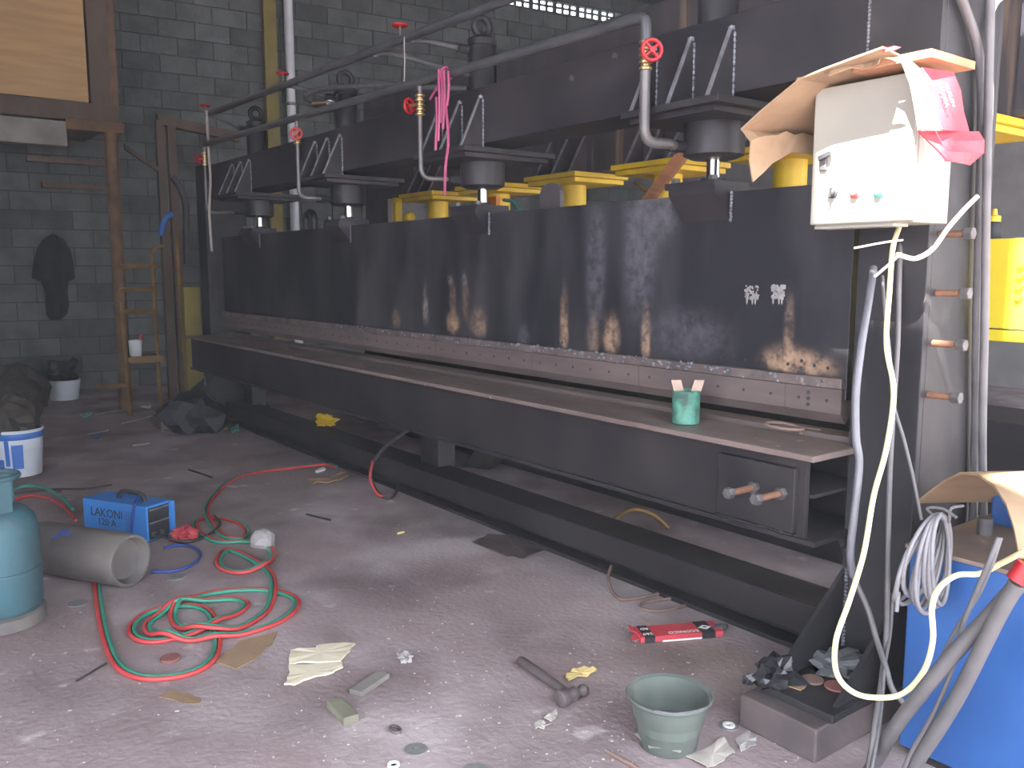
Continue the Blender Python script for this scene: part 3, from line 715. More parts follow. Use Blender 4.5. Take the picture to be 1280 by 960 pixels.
def cable(name, pts, r, m, label, cat='cable', seg=8, sm=8, group=None):
    return single(name, MB().tube([p if isinstance(p, Vector) else at_d(*p) for p in pts], r, seg, sm), m, label, cat, True, group=group)
cable('power_cable', [(1124, 284, 2.52), (1116, 310, 2.42), (1112, 360, 2.36), (1108, 430, 2.33), (1117, 490, 2.32), (1108, 560, 2.30), (1092, 620, 2.28), (1080, 690, 2.26), (1062, 750, 2.24), (1045, 800, 2.22), (1046, 842, 2.2), (1068, 866, 2.19), (1100, 872, 2.18), (1130, 866, 2.16), (1155, 838, 2.14), (1166, 800, 2.13), (1165, 760, 2.13), (1174, 735, 2.14), (1196, 719, 2.15), (1225, 717, 2.12), (1250, 705, 2.06), (1282, 688, 1.98)], .0072, 'yelcable', 'pale yellow cable hanging from the switch box in a long loop to the blue tank')
cable('flexible_conduit', [(1092, 335, 2.55), (1086, 375, 2.47), (1077, 430, 2.44), (1070, 490, 2.42), (1070, 545, 2.42), (1074, 580, 2.42), (1068, 640, 2.42), (1063, 690, 2.44), (1066, 720, 2.47)], .011, 'conduit', 'pale grey flexible conduit hanging beside the table end')
cable('thin_grey_cable', [(1103, 345, 2.55), (1106, 390, 2.5), (1112, 440, 2.5), (1116, 500, 2.46), (1130, 550, 2.42), (1142, 600, 2.40), (1152, 650, 2.38)], .005, 'greycable', 'thin grey cable bowing down the column to the cable coil')
cable('grey_cable', [(1127, 288, 2.58), (1124, 350, 2.56), (1122, 430, 2.54), (1116, 520, 2.52), (1112, 600, 2.5), (1110, 700, 2.46), (1108, 790, 2.40), (1104, 835, 2.34), (1096, 890, 2.26), (1085, 965, 2.2)], .008, 'greycable', 'straight grey cable running down the column front to the floor')
cable('grey_cable', [(1116, 742, 2.44), (1113, 790, 2.40), (1106, 832, 2.33), (1100, 900, 2.25), (1088, 970, 2.18)], .005, 'greycable', 'thin grey cable knotted to the straight cable above the base pad')
cable('grey_cable', [(1065, 715, 2.47), (1072, 732, 2.45), (1085, 762, 2.42), (1096, 800, 2.38), (1106, 830, 2.33), (1116, 862, 2.3), (1135, 885, 2.28)], .008, 'greycable', 'short grey cable from the flexible conduit end toward the blue tank foot')
cable('cream_wire', [(1252, 205, 2.42), (1240, 240, 2.40), (1222, 245, 2.42), (1205, 262, 2.42), (1185, 285, 2.42), (1165, 312, 2.42), (1145, 323, 2.42), (1128, 320, 2.43), (1120, 318, 2.43)][2:], .007, 'whitecable', 'cream wire curling out from the side of the switch box')
cable('bare_wire', [(1126, 317, 2.43), (1108, 333, 2.38), (1094, 345, 2.34)], .004, 'whitecable', 'bare cream wire end sticking out below the switch box')
cable('bare_wire', [(1128, 300, 2.45), (1105, 303, 2.4), (1068, 310, 2.36)], .003, 'whitecable', 'thin bare wire poking sideways below the switch box')
# conduits on the outer side of the column
cable('conduit_pipe', [V((-1.28, 2.84, 0.3)), on_x(1219, 560, -1.28), on_x(1221, 400, -1.28), on_x(1225, 250, -1.28), on_x(1227, 120, -1.28), on_x(1222, 60, -1.28), on_x(1208, 15, -1.28), on_x(1192, -25, -1.28), on_x(1172, -75, -1.28), on_x(1160, -120, -1.29)], .014, 'greycable', 'thick grey conduit pipe bending over the column top')
cable('conduit_pipe', [V((-1.25, 2.88, 0.3)), on_x(1228, 560, -1.245), on_x(1231, 400, -1.245), on_x(1233, 250, -1.245), on_x(1236, 100, -1.245), on_x(1239, -25, -1.245), on_x(1242, -180, -1.245), on_x(1246, -420, -1.245)], .013, 'greycable', 'straight grey conduit pipe up the column side')
cable('cream_cable', [(1235, 190, 2.55), (1238, 120, 2.55), (1237, 60, 2.55), (1239, 20, 2.55), (1246, 2, 2.55), (1260, -8, 2.6)], .009, 'whitecable', 'cream cable hooked over beside the column conduits')

# ================================================================== BLUE TANK AND WHAT LIES ON IT
tank = thing('hydraulic_tank', (-.7, 2.5, 0), 'blue steel hydraulic tank with dusty top beside the press column', 'tank')
part('body', MB().box(-1.18, -.25, 2.25, 2.85, .03, .60), 'blue', tank, bevel=.006)
part('top_plate', MB().box(-1.19, -.24, 2.24, 2.86, .60, .612), 'tanktop', tank, bevel=.002)
part('foot_skid', MB().box(-1.16, -.27, 2.27, 2.33, 0, .03), 'table', tank); part('foot_skid', MB().box(-1.16, -.27, 2.77, 2.83, 0, .03), 'table', tank)
part('motor_box', MB().box(-1.14, -.96, 2.62, 2.80, .612, .74), 'blue', tank, bevel=.006)
part('breather', MB().cyl((-1.1, 2.5, .612), (-1.1, 2.5, .66), .02, 12), 'bolt', tank, True)
single('floor_plank', MB().obox(on_z(1158, 950, 0), V((.3, -.06, 0)), V((.02, .06, 0)), V((0, 0, .03))), 'plank', 'brown wooden batten on the floor before the blue tank', 'plank', bevel=.002)
# arched cover
feet = [(1145, 627, 2.58), (1162, 613, 2.52), (1180, 600, 2.46), (1200, 590, 2.38), (1222, 592, 2.28), (1243, 606, 2.2), (1258, 630, 2.13), (1268, 660, 2.08), (1275, 698, 2.05)]
ax = V((.60, .80, 0)); rows = []
for (x, y, d) in feet:
    p = at_d(x, y, d); rows.append([p + ax * t + V((0, 0, .004 * math.sin(7 * t))) for t in (0, .1, .2, .35, .5)])
zmin = min(p.z for r in rows for p in r)
for r in rows:
    for p in r: p.z += .618 - zmin if zmin < .618 else 0
single('arched_cardboard', MB().sheet(rows, .006), 'card', 'arched brown cardboard sheet standing on the blue tank', 'cardboard', True)
# cable coil
coil = thing('cable_coil', on_y(1160, 700, 2.2), 'hanging coil of grey cable at the corner of the blue tank', 'cable coil')
mb = MB(); rr = random.Random(4)
base = at_d(1160, 700, 2.24)
ax1 = (at_d(1180, 640, 2.24) - at_d(1146, 755, 2.24)).normalized(); ax2 = RT - ax1 * RT.dot(ax1); ax2.normalize(); ax3 = ax1.cross(ax2)
tie = base + ax1 * .122; cpts = []
for kk in range(10):
    an = math.radians(-17 + kk * 3.2); la = .122 + rr.uniform(-.014, .008); lb = .046 + rr.uniform(-.012, .014)
    u1 = ax1 * math.cos(an) + ax2 * math.sin(an); u2 = ax2 * math.cos(an) - ax1 * math.sin(an); c0 = tie - u1 * la
    for k in range(12):
        t = 2 * math.pi * k / 12; cpts.append(c0 + u1 * (la * math.cos(t)) + u2 * (lb * math.sin(t) + .012 * (kk - 4.5) / 4.5) + ax3 * (.03 * math.sin(t) + (kk - 4.5) * .004))
mb.tube(cpts, .0062, 8, 4); part('cable_loops', mb, 'palecable', coil, True)
tp = base + ax1 * .125
part('tie_wire', MB().tube([tp + ax2 * .025 + ax3 * -.03, tp + ax1 * .012, tp + ax2 * -.025 + ax3 * .03, tp - ax1 * .02 + ax2 * .02, tp + ax1 * .012 + RT * .02, tp + ax1 * .02 + RT * .05], .004, 6, 5), 'greycable', coil, True)
part('cable_end', MB().tube([base - ax1 * .10 - ax2 * .05, base - ax1 * .15 - ax2 * .04], .006, 8), 'palecable', coil, True)
cable('welding_cable', [(1288, 715, 1.86), (1262, 742, 1.9), (1232, 775, 1.95), (1190, 820, 2.02), (1150, 868, 2.1), (1122, 905, 2.18), (1104, 935, 2.26), (1092, 955, 2.31), (1075, 985, 2.33)], .018, 'greycable', 'thick grey welding cable reaching across the blue tank to the base pad', seg=12)
cable('welding_cable', [(1272, 728, 1.86), (1250, 765, 1.9), (1225, 815, 1.95), (1200, 865, 2.03), (1172, 912, 2.1), (1148, 948, 2.16), (1130, 985, 2.2)], .018, 'greycable', 'thick grey welding cable dropping straight before the blue tank', seg=12)
cable('tied_wire', [(1248, 672, 1.98), (1235, 705, 1.98), (1218, 745, 2.0), (1202, 785, 2.02), (1196, 815, 2.04), (1185, 850, 2.06), (1165, 895, 2.1), (1140, 938, 2.15), (1130, 960, 2.17)], .006, 'greycable', 'thin grey wire pair hanging before the blue tank')
cable('tied_wire', [(1251, 672, 1.98), (1240, 705, 1.98), (1222, 745, 2.0), (1196, 785, 2.04), (1175, 825, 2.08), (1150, 862, 2.12), (1125, 892, 2.2)], .005, 'greycable', 'thin grey wire slanting across the tank toward the base pad')
single('cable_joint', MB().tube([at_d(1270, 726, 1.85), at_d(1284, 706, 1.84)], .022, 10), 'redwheel', 'red taped joint on the thick welding cables', 'cable joint', True)

# ================================================================== SMALL THINGS ON THE PRESS
p = on_z(857, 529, .80)
tin = thing('paint_tin', p, 'green paint tin with torn open lid on the press table', 'tin')
part('can_body', MB().lathe(p, UP, [(.046, 0), (.05, .003), (.05, .118), (.052, .121), (.048, .122), (.047, .02), (.0, .018)], 24), 'tin', tin, True)
for sgn in (-1, 1):
    a = p + RT * (.03 * sgn) + V((0, 0, .118)); o = MB().obox(a - RT * .018 - FW * .02, RT * .036, FW * .006 + V((0, 0, .002)), V((0, 0, .042)) + RT * (.012 * sgn)); part('lid_flap', o, 'tinlid', tin)
c = on_z(980, 541, .80); mb = MB(); pts = []
for k in range(15):
    t = 2 * math.pi * k / 12; pts.append(c + V((math.cos(t) * .066, math.sin(t) * .055, .008 + .012 * math.sin(t * .5) + .001 * k)))
pts.append(pts[-1] + V((.07, .01, .0)))
single('wire_loop', mb.tube(pts, .006, 8, 4), 'rod', 'bent rusty wire loop lying on the press table', 'wire', True)
pk = MB(); n = lp(-3.52)
for (dx, dz0, dz1, dy) in ((-.02, .02, -.30, -.03), (.0, .02, -.22, -.026), (.02, .01, -.25, -.028), (.05, 0, -.15, -.024), (-.045, -.1, -.34, -.03)):
    pk.tube([n + V((dx, dy, dz0)), n + V((dx + .01, dy - .005, (dz0 + dz1) / 2)), n + V((dx - .012, dy, dz1))], .007, 6, 4)
pk.tube([n + V((0, .028, -.02)), n + V((0, .0, .03)), n + V((.0, -.03, 0)), n + V((.03, -.03, -.12)), n + V((.055, -.03, -.3)), n + V((.03, -.03, -.42)), n + V((.02, -.03, -.55))], .007, 6, 5)
pk.tube([n + V((-.1, -.03, -.1)), n + V((-.02, -.03, -.05))], .006, 6)
single('pink_twine', pk, 'pink', 'bundle of pink plastic twine tied over the lower manifold pipe', 'twine', True)
a = upz(-6.93)
single('hanging_twine', MB().tube([a + V((0, -.026, .02)), a + V((0.01, -.028, -.2)), a + V((.03, -.03, -.5)), a + V((.03, -.05, -.75)), a + V((.05, -.05, -1.05))], [.008] * 10 + [.012] * 6 + [.016] * 9 if False else .01, 6, 6), 'twine', 'pale frayed twine hanging from the far end of the upper manifold pipe', 'twine', True)
a = upz(-3.93)
single('thin_string', MB().tube([a + V((0, -.024, .0)), a + V((0.005, -.026, -.15)), a + V((0, -.03, -.26))], .003, 5, 4), 'twine', 'thin string hung between the two manifold pipes', 'string', True)
# black plastic bags and scraps on the column base
def crumple(name, c, rad, m, label, cat, seed, flat, amp=.9, sub=3, freq=2.6): return single(name, MB().lump(c, rad, seed, amp, sub, freq, flat), m, label, cat, False)
p = on_z(965, 872, .125); crumple('plastic_bag', V((-1.50, 2.13, .15)), (.06, .075, .05), 'plastic', 'crumpled black plastic bag over the edge of the column base plate', 'plastic bag', 3, .125)
crumple('plastic_film', V((-1.44, 2.36, .135)), (.085, .085, .035), 'clear', 'crumpled grey plastic film against the column foot', 'plastic film', 5, .127)
p = on_z(1050, 880, .126); single('steel_offcut', MB().lathe(V((-1.37, 2.24, .126)), UP, [(.035, 0), (.037, .003), (.035, .007)], 16), 'reddisc', 'reddish round offcut on the column base plate', 'offcut', True)
single('steel_offcut', MB().lathe(V((-1.44, 2.22, .126)), UP, [(.032, 0), (.034, .003), (.032, .006)], 16), 'rod', 'dull brown round offcut on the column base plate', 'offcut', True)
single('card_scrap', slab([V((-1.5, 2.12, 0)), V((-1.42, 2.13, 0)), V((-1.43, 2.2, 0)), V((-1.47, 2.19, 0))], .126, .003, 3, .003, .003), 'card', 'small brown card scrap under the black plastic bag', 'card scrap')

# ================================================================== THINGS ON THE FLOOR
Gz = lambda x, y, z=0.: on_z(x, y, z)
# twin hose
HP = [(120, 722), (125, 765), (134, 806), (147, 834), (169, 848), (200, 851), (237, 845), (262, 831), (272, 809), (267, 777), (253, 763), (225, 760), (187, 768), (166, 784), (169, 799), (191, 805), (225, 799), (262, 787), (294, 771), (308, 759), (297, 752), (266, 753), (228, 759), (200, 771), (184, 785), (194, 799), (225, 804), (269, 802), (312, 793), (350, 779), (370, 762), (366, 749), (337, 741), (300, 740), (256, 746), (228, 757), (216, 773), (225, 787), (250, 793), (281, 793), (312, 782), (334, 765), (342, 743), (339, 721), (322, 706), (297, 693), (284, 690), (274, 700), (277, 712), (300, 718), (330, 711), (341, 696), (334, 685), (312, 679), (281, 680), (262, 676), (246, 664), (246, 653), (262, 649), (285, 651), (303, 658), (309, 668), (300, 676), (280, 672), (262, 655), (258, 640), (265, 625), (285, 605), (315, 593), (360, 587), (420, 581), (436, 583)]
path = catmull([Gz(x, y) for (x, y) in HP], 6)
for q in path: q.y = min(q.y, 2.57)
hz = thing('welding_hose', Gz(240, 790), 'twin red and green gas hose tangled in loops on the floor', 'hose')
n = len(path); R1 = []; R2 = []
for i, p in enumerate(path):
    t = (path[min(i + 1, n - 1)] - path[max(i - 1, 0)]); t.z = 0; t = t.normalized() if t.length > 1e-6 else V((1, 0, 0)); s_ = V((-t.y, t.x, 0))
    # later turns lie on top of earlier ones
    near = sum(1 for j in range(0, i - 12) if (path[j] - p).length < .035)
    lift = .010 + min(.034, .017 * (near > 0) + .004 * min(near, 4))
    R1.append(p + s_ * .0085 + V((0, 0, lift))); R2.append(p - s_ * .0085 + V((0, 0, lift)))
def smooth_z(P):
    for _ in range(4):
        z = [q.z for q in P]
        for i in range(1, len(P) - 1): P[i].z = (z[i - 1] + z[i] + z[i + 1]) / 3
smooth_z(R1); smooth_z(R2)
part('green_hose', MB().tube(R1, .0085, 8), 'greenhose', hz, True); part('red_hose', MB().tube(R2, .0085, 8), 'redhose', hz, True)
hp = [Gz(500, 605, .012), Gz(490, 621, .012), Gz(474, 618, .02), on_y(464, 598, 2.42), on_y(467, 577, 2.38), on_y(485, 556, 2.36), on_y(514, 535, 2.36)]
hz2 = thing('welding_hose', hp[0], 'single hose loop hanging from under the press table down to the floor', 'hose')
part('dark_hose', MB().tube(hp, .010, 8, 6), 'darkhose', hz2, True); part('red_hose', MB().tube([q + V((.008, -.012, .004)) for q in hp[1:5]], .007, 8, 6), 'redhose', hz2, True)
hp = [Gz(0, 633, .012), Gz(30, 620, .012), Gz(55, 622, .012), Gz(78, 634, .012), Gz(92, 650, .012)]
hz3 = thing('welding_hose', hp[1], 'red and green hose arching behind the pale blue gas cylinder', 'hose')
part('green_hose', MB().tube([q + V((0, .0, .06)) for q in hp], .009, 8, 6), 'greenhose', hz3, True); part('red_hose', MB().tube([q + V((.06, -.0, .012)) for q in hp], .009, 8, 6), 'redhose', hz3, True)
# pale blue gas cylinder
p = Gz(0, 778)
gc = thing('gas_cylinder', p, 'pale blue upright gas cylinder with collar handle', 'gas cylinder')
part('foot_ring', MB().lathe(p, UP, [(.142, 0), (.162, .004), (.162, .05), (.142, .06)], 32), 'greycyl', gc, True)
part('body', MB().lathe(p, UP, [(.10, .035), (.145, .055), (.155, .08), (.157, .21), (.160, .212), (.160, .222), (.157, .224), (.155, .37), (.145, .415), (.115, .447), (.06, .462), (.03, .465)], 36), 'lpg', gc, True)
part('valve', MB().lathe(p + V((0, 0, .46)), UP, [(.02, 0), (.018, .03), (.028, .034), (.028, .05), (.012, .054)], 12), 'brass', gc, True)
rg = MB(); rg.tube([p + V((math.cos(2 * math.pi * k / 28) * .098, math.sin(2 * math.pi * k / 28) * .098, .575)) for k in range(28)], .011, 8, closed=True)
part('collar_ring', rg, 'lpg', gc, True)
for ang in (20, 140, 260):
    d = V((math.cos(math.radians(ang)), math.sin(math.radians(ang)), 0)); d2 = V((-d.y, d.x, 0))
    part('collar_post', MB().obox(p + d * .095 - d2 * .028 + V((0, 0, .435)), d2 * .056, d * .008, V((0, 0, .14))), 'lpg', gc)
# lying grey cylinder
a = Gz(166, 733); b = Gz(66, 716); d = (b - a); d.z = 0; d.normalize(); r = .115
a = a + V((0, 0, r)) + V((-d.y, d.x, 0)) * -.0
cy = thing('gas_cylinder', V((a.x, a.y, 0)), 'bare grey gas cylinder lying on its side before the welding machine', 'gas cylinder')
L_ = .62
part('body', MB().lathe(a, d, [(.06, .045), (.085, .04), (.095, .02), (.1, 0), (.11, .0), (.113, .012), (.115, .06), (r, L_ - .1), (.1, L_ - .03), (.06, L_ + .02), (.03, L_ + .04), (.03, L_ + .08)], 32), 'greycyl', cy, True)
side = V((d.y, -d.x, 0)); 
if side.dot(-FW) < 0: side = -side
c = a + d * .36; ang = math.radians(58); nn = side * math.cos(ang) + UP * math.sin(ang); tt = UP * math.cos(ang) - side * math.sin(ang)
part('paint_mark', MB().obox(c + nn * .1145 - tt * .035, d * -.03 + tt * .01, tt * .06 + d * -.02, nn * .0025), 'bluemark', cy)
part('paint_mark', MB().obox(c - d * .03 + nn * .1145 - tt * .005, d * -.06, tt * .016, nn * .0022), 'bluemark', cy)
# welding machine
H = .19
A = Gz(103, 622, H); B_ = Gz(186.5, 634.5, H); C_ = Gz(211, 624, H)
ex = (B_ - A); Lx = ex.length; ex.normalize(); ey = V((-ex.y, ex.x, 0))
if ey.dot(C_ - B_) < 0: ey = -ey
Ly = max(.1, (C_ - B_).dot(ey)); Ly = min(Ly, .16)
O = V((A.x, A.y, 0)); wm = thing('welding_machine', O, 'blue inverter welding machine with black handle behind the grey cylinder', 'welding machine')
bodyz = .012
part('case', MB().obox(O + V((0, 0, bodyz)), ex * (Lx - .02), ey * Ly, V((0, 0, H - bodyz))), 'welder', wm, bevel=.004)
part('front_panel', MB().obox(O + ex * (Lx - .022) + ey * .008 + V((0, 0, bodyz + .006)), ex * .006, ey * (Ly - .03), V((0, 0, H - .03))), 'dark', wm)
part('panel_frame', MB().obox(O + ex * (Lx - .02) + ey * (Ly - .02) + V((0, 0, .006)), ex * .02, ey * .024, V((0, 0, H - .008))), 'welder', wm, bevel=.002)
part('panel_bar', MB().obox(O + ex * (Lx - .016) + ey * .01 + V((0, 0, .1)), ex * .006, ey * (Ly - .034), V((0, 0, .006))), 'edge', wm)
part('panel_bar', MB().obox(O + ex * (Lx - .016) + ey * .01 + V((0, 0, .165)), ex * .006, ey * (Ly - .034), V((0, 0, .008))), 'edge', wm)
for yy in (.03, .075): part('socket', MB().cyl(O + ex * (Lx - .018) + ey * yy + V((0, 0, .045)), O + ex * (Lx - .002) + ey * yy + V((0, 0, .045)), .014, 14), 'bolt', wm, True)
hc = O + ex * (Lx * .55) + ey * (Ly / 2) + V((0, 0, H))
part('handle', MB().tube([hc - ex * .085, hc - ex * .075 + V((0, 0, .025)), hc - ex * .04 + V((0, 0, .038)), hc + ex * .05 + V((0, 0, .036)), hc + ex * .085 + V((0, 0, .022)), hc + ex * .095], .012, 8, 4), 'dark', wm, True)
for k in range(10): part('vent_slot', MB().obox(O + ex * (Lx * .63) + V((0, 0, .035 + k * .0125)) - ey * .001, ex * .055, ey * .002, V((0, 0, .004))), 'bluemark', wm)
for k in range(2): part('rubber_foot', MB().obox(O + ex * (.02 + k * (Lx - .1)) + ey * .01, ex * .04, ey * (Ly - .02), V((0, 0, bodyz))), 'dark', wm)
part('brand_lettering', text_mb('LAKONI', .062, O + ex * (Lx * .36) + V((0, 0, .125)) - ey * .0005, ex, UP), 'dark', wm)
part('brand_lettering', text_mb('120 A', .054, O + ex * (Lx * .36) + V((0, 0, .078)) - ey * .0005, ex, UP), 'dark', wm)
part('strap', MB().tube([hc + ex * .06 + V((0, 0, .03)), O + ex * (Lx * .80) + V((0, 0, H + .01)), O + ex * (Lx * .79) - ey * .008 + V((0, 0, H - .02)), O + ex * (Lx * .74) - ey * .008 + V((0, 0, .05))], .007, 6, 4), 'bluecable', wm, True)
q0 = O + ex * Lx + ey * .03
cable('electrode_cable', [q0 + V((.0, 0, .045)), Gz(222, 676, .02), Gz(240, 676, .012), Gz(262, 668, .012), Gz(275, 655, .012), Gz(268, 645, .012)], .008, 'darkhose', 'black electrode cable leaving the welding machine')
cable('blue_cable', [Gz(190, 714, .01), Gz(215, 714, .01), Gz(238, 707, .01), Gz(250, 695, .01), Gz(244, 685, .01), Gz(225, 681, .01), Gz(205, 685, .012)], .008, 'bluecable', 'blue cable curving on the floor before the welding machine')
crumple('red_net_bag', Gz(230, 668, .03), (.055, .06, .04), 'redbag', 'crumpled red plastic bag beside the welding machine', 'bag', 6, .0, .7)
crumple('stone', Gz(328, 676, .03), (.07, .06, .055), 'stone', 'pale grey lump of concrete beside the hose loops', 'stone', 9, 0, .35, 2)
cable('flex_cord', [Gz(0, 620, .008), Gz(60, 612, .008), Gz(105, 611, .008), Gz(140, 606, .008)], .006, 'darkhose', 'thin black cord on the floor behind the welding machine')
# paint pail
p = Gz(24, 592)
pa = thing('paint_pail', p, 'large white paint pail with blue bands and stuffed with dark sacking', 'pail')
part('bucket_body', MB().lathe(p, UP, [(.135, 0), (.138, .004), (.160, .30), (.166, .302), (.166, .312), (.155, .312), (.15, .28), (.13, .1), (.0, .09)], 36), 'pail', pa, True)
rb = lambda z: .1375 + (z / .30) * .022
part('blue_band', MB().lathe(p, UP, [(rb(.25), .25), (rb(.25) + .002, .252), (rb(.29) + .002, .29), (rb(.29), .292)], 36), 'pailblue', pa, True)
part('ridge', MB().lathe(p, UP, [(rb(.18), .180), (rb(.18) + .003, .183), (rb(.18), .187)], 36), 'pail', pa, True)
for (a0, a1, z0, z1) in ((-150, -40, .055, .125), (-20, 5, .06, .22), (-35, -25, .08, .25)):
    rows = []
    for z in (z0, z1):
        rows.append([p + V((math.cos(math.radians(a0 + (a1 - a0) * k / 10)) * (rb(z) + .003), math.sin(math.radians(a0 + (a1 - a0) * k / 10)) * (rb(z) + .003), z)) for k in range(11)])
    part('blue_print_patch', MB().sheet(rows, .0015), 'pailblue', pa)
part('sacking', MB().lump(p + V((0, 0, .36)), (.15, .15, .17), 4, .5, 3, 2.2), 'sack', pa)
# white bucket by the wall, with rags
p = Gz(81, 499)
wbk = thing('white_bucket', p, 'small dirty white bucket with junk against the block wall', 'bucket')
part('bucket_body', MB().lathe(p, UP, [(.13, 0), (.135, .004), (.16, .2), (.166, .21), (.15, .21), (.14, .15), (0, .14)], 28), 'pail', wbk, True)
part('dark_contents', MB().lump(p + V((0, 0, .27)), (.13, .13, .14), 12, .8, 3), 'tarp', wbk)
# green bucket
p = Gz(835, 930)
gb = thing('green_bucket', p, 'old green grey plastic bucket with a stepped side', 'bucket')
part('bucket_body', MB().lathe(p, UP, [(.078, 0), (.082, .003), (.092, .078), (.100, .088), (.110, .140), (.122, .146), (.124, .152), (.120, .157), (.108, .152), (.096, .085), (.083, .03), (.08, .02), (.0, .018)], 40), 'bucket', gb, True)
part('wet_residue', MB().lump(p + V((0, 0, .03)), (.083, .083, .012), 3, .3, 3, 4), 'bucketin', gb, True)
part('wire_bail', MB().tube([p + RT * .118 + V((0, 0, .15)), p + RT * .09 - FW * .085 + V((0, 0, .158)), p - FW * .122 + V((0, 0, .158)), p - RT * .06 - FW * .105 + V((0, 0, .157))], .003, 6, 5), 'edge', gb, True)
# hammer
a, b = Gz(650, 825, .018), Gz(716, 871, .02)
hm = thing('hammer', V((b.x, b.y, 0)), 'ball peen hammer lying on the floor near the green bucket', 'hammer')
d = (b - a).normalized(); part('handle', MB().tube([a, a + d * .02, a.lerp(b, .5), b - d * .01, b], [.014, .017, .016, .013, .012], 12), 'hammer', hm, True)
h0, h1 = Gz(707, 882, .028), Gz(739, 869, .028); hd = (h1 - h0).normalized(); Lh = .11; hc = b + V((0, 0, .006)); hc.z = .028
part('head', MB().lathe(hc - hd * .055, hd, [(.022, 0), (.027, .003), (.027, .024), (.02, .034), (.022, .05), (.022, .064), (.015, .074), (.013, .084), (.02, .094), (.02, .104), (.012, .114)], 20), 'hammer', hm, True)
# electrode carton
P0, P1, P2 = Gz(791, 806, 0), Gz(914, 796, 0), Gz(787, 786, 0)
ex = (P1 - P0); Lx = ex.length; ex.normalize(); ey = V((-ex.y, ex.x, 0)); Ly = (P2 - P0).dot(ey); ey = ey if Ly > 0 else -ey; Ly = min(max(abs(Ly), .07), .1)
ec = thing('electrode_carton', P0, 'flattened red welding electrode carton on the floor with white lettering', 'carton')
hh = .022
part('carton', MB().obox(P0 + ex * .03 + V((0, 0, .003)), ex * (Lx - .06), ey * Ly, V((0, 0, hh))), 'cardred', ec, bevel=.003)
for (x0, x1) in ((.045, .085), (Lx - .115, Lx - .062)):
    part('black_band', MB().obox(P0 + ex * x0 - ey * .001 + V((0, 0, .002)), ex * (x1 - x0), ey * (Ly + .002), V((0, 0, hh + .002))), 'dark', ec)
part('torn_flap', MB().prism([P0 + ex * .032 + V((0, 0, .02)), P0 + ex * .0 + ey * .004 + V((0, 0, .012)), P0 + ex * .008 + ey * .04 + V((0, 0, .014)), P0 + ex * .032 + ey * .05 + V((0, 0, .02))], (0, 0, .002)), 'cardred', ec)
part('torn_flap', MB().prism([P0 + ex * .032 + ey * .05 + V((0, 0, .02)), P0 + ex * .005 + ey * .055 + V((0, 0, .03)), P0 + ex * .012 + ey * (Ly) + V((0, 0, .034)), P0 + ex * .032 + ey * Ly + V((0, 0, .02))], (0, 0, .002)), 'cardred', ec)
part('silver_end', MB().lump(P0 + ex * (Lx - .028) + ey * Ly * .5 + V((0, 0, .016)), (.022, Ly * .5, .014), 5, .3, 2), 'clear', ec)
zt = V((0, 0, .003 + hh))
dm = P0 + ex * (Lx - .088) + ey * Ly * .42 + zt + V((0, 0, .002))
part('diamond_logo', MB().prism([dm - ex * .026, dm - ey * .02, dm + ex * .026, dm + ey * .02], (0, 0, .0008)), 'white', ec)
part('logo_centre', MB().prism([dm - ex * .009 + UP * .0007, dm - ey * .007 + UP * .0007, dm + ex * .009 + UP * .0007, dm + ey * .007 + UP * .0007], (0, 0, .0006)), 'greycable', ec)
part('lettering', text_mb('ECONICO', .026, P0 + ex * (Lx * .53) + ey * Ly * .22 + zt, -ex, -ey), 'white', ec)
part('lettering', text_mb('260', .026, P0 + ex * .065 + ey * Ly * .22 + zt + V((0, 0, .0015)), -ex, -ey), 'white', ec)
part('lettering', text_mb('RD', .024, P0 + ex * .065 + ey * Ly * .68 + zt + V((0, 0, .0015)), -ex, -ey), 'white', ec)
part('white_edge_stripe', MB().obox(P0 + ex * (Lx * .3) - ey * .0008 + V((0, 0, .002)), ex * (Lx * .5), ey * .001, V((0, 0, .006))), 'white', ec)
# bent rods
single('bent_rod', MB().tube([Gz(764, 708, .06), Gz(760, 724, .04), Gz(765, 739, .015), Gz(776, 749, .008), Gz(795, 748, .008), Gz(824, 742, .008)], .007, 8, 5), 'rod', 'bent rusty rod with an upturned end on the floor by the floor beam', 'rod', True)
single('bent_rod', MB().tube([Gz(838, 748, .008), Gz(806, 753, .008), Gz(800, 758, .008), Gz(810, 763, .008), Gz(832, 763, .008), Gz(856, 757, .008)], .007, 8, 5), 'rod', 'hairpin of rusty rod on the floor by the floor beam', 'rod', True)
def flat(name, px, m, label, cat, th=.004, seed=1, wav=.004, jit=.006, z=.001, sub=3, group=None): return single(name, slab([Gz(x, y) for (x, y) in px], z, th, seed, wav, jit, sub), m, label, cat, group=group)
flat('steel_sheet', [(590, 680), (610, 669), (650, 672), (688, 683), (676, 690), (654, 700), (634, 697)], 'padsteel', 'thin dark steel sheet on the floor beside the floor beam', 'steel sheet', .004, 1, .008, .004)
flat('cardboard_piece', [(362, 815), (395, 812), (398, 808), (445, 806), (432, 820), (425, 830), (378, 831), (361, 832)], 'cardpale', 'pale torn cardboard piece, upper half of the pair beside the hose', 'cardboard', .006, 2, .006, .004)
flat('cardboard_piece', [(361, 834), (427, 831), (428, 837), (416, 844), (385, 850), (368, 859), (356, 858), (361, 846)], 'cardpale', 'pale torn cardboard piece, lower half of the pair beside the hose', 'cardboard', .006, 3, .006, .004)
flat('cardboard_piece', [(271, 828), (300, 803), (347, 790), (340, 806), (318, 825), (294, 838)], 'card', 'tan torn cardboard sheet half under the hose loops', 'cardboard', .003, 4, .002, .005)
flat('cardboard_piece', [(197, 873), (217, 863), (232, 868), (250, 872), (248, 881), (230, 880)], 'card', 'thin tan card scrap flat on the floor below the hose loop', 'cardboard', .002, 5, .002, .006)
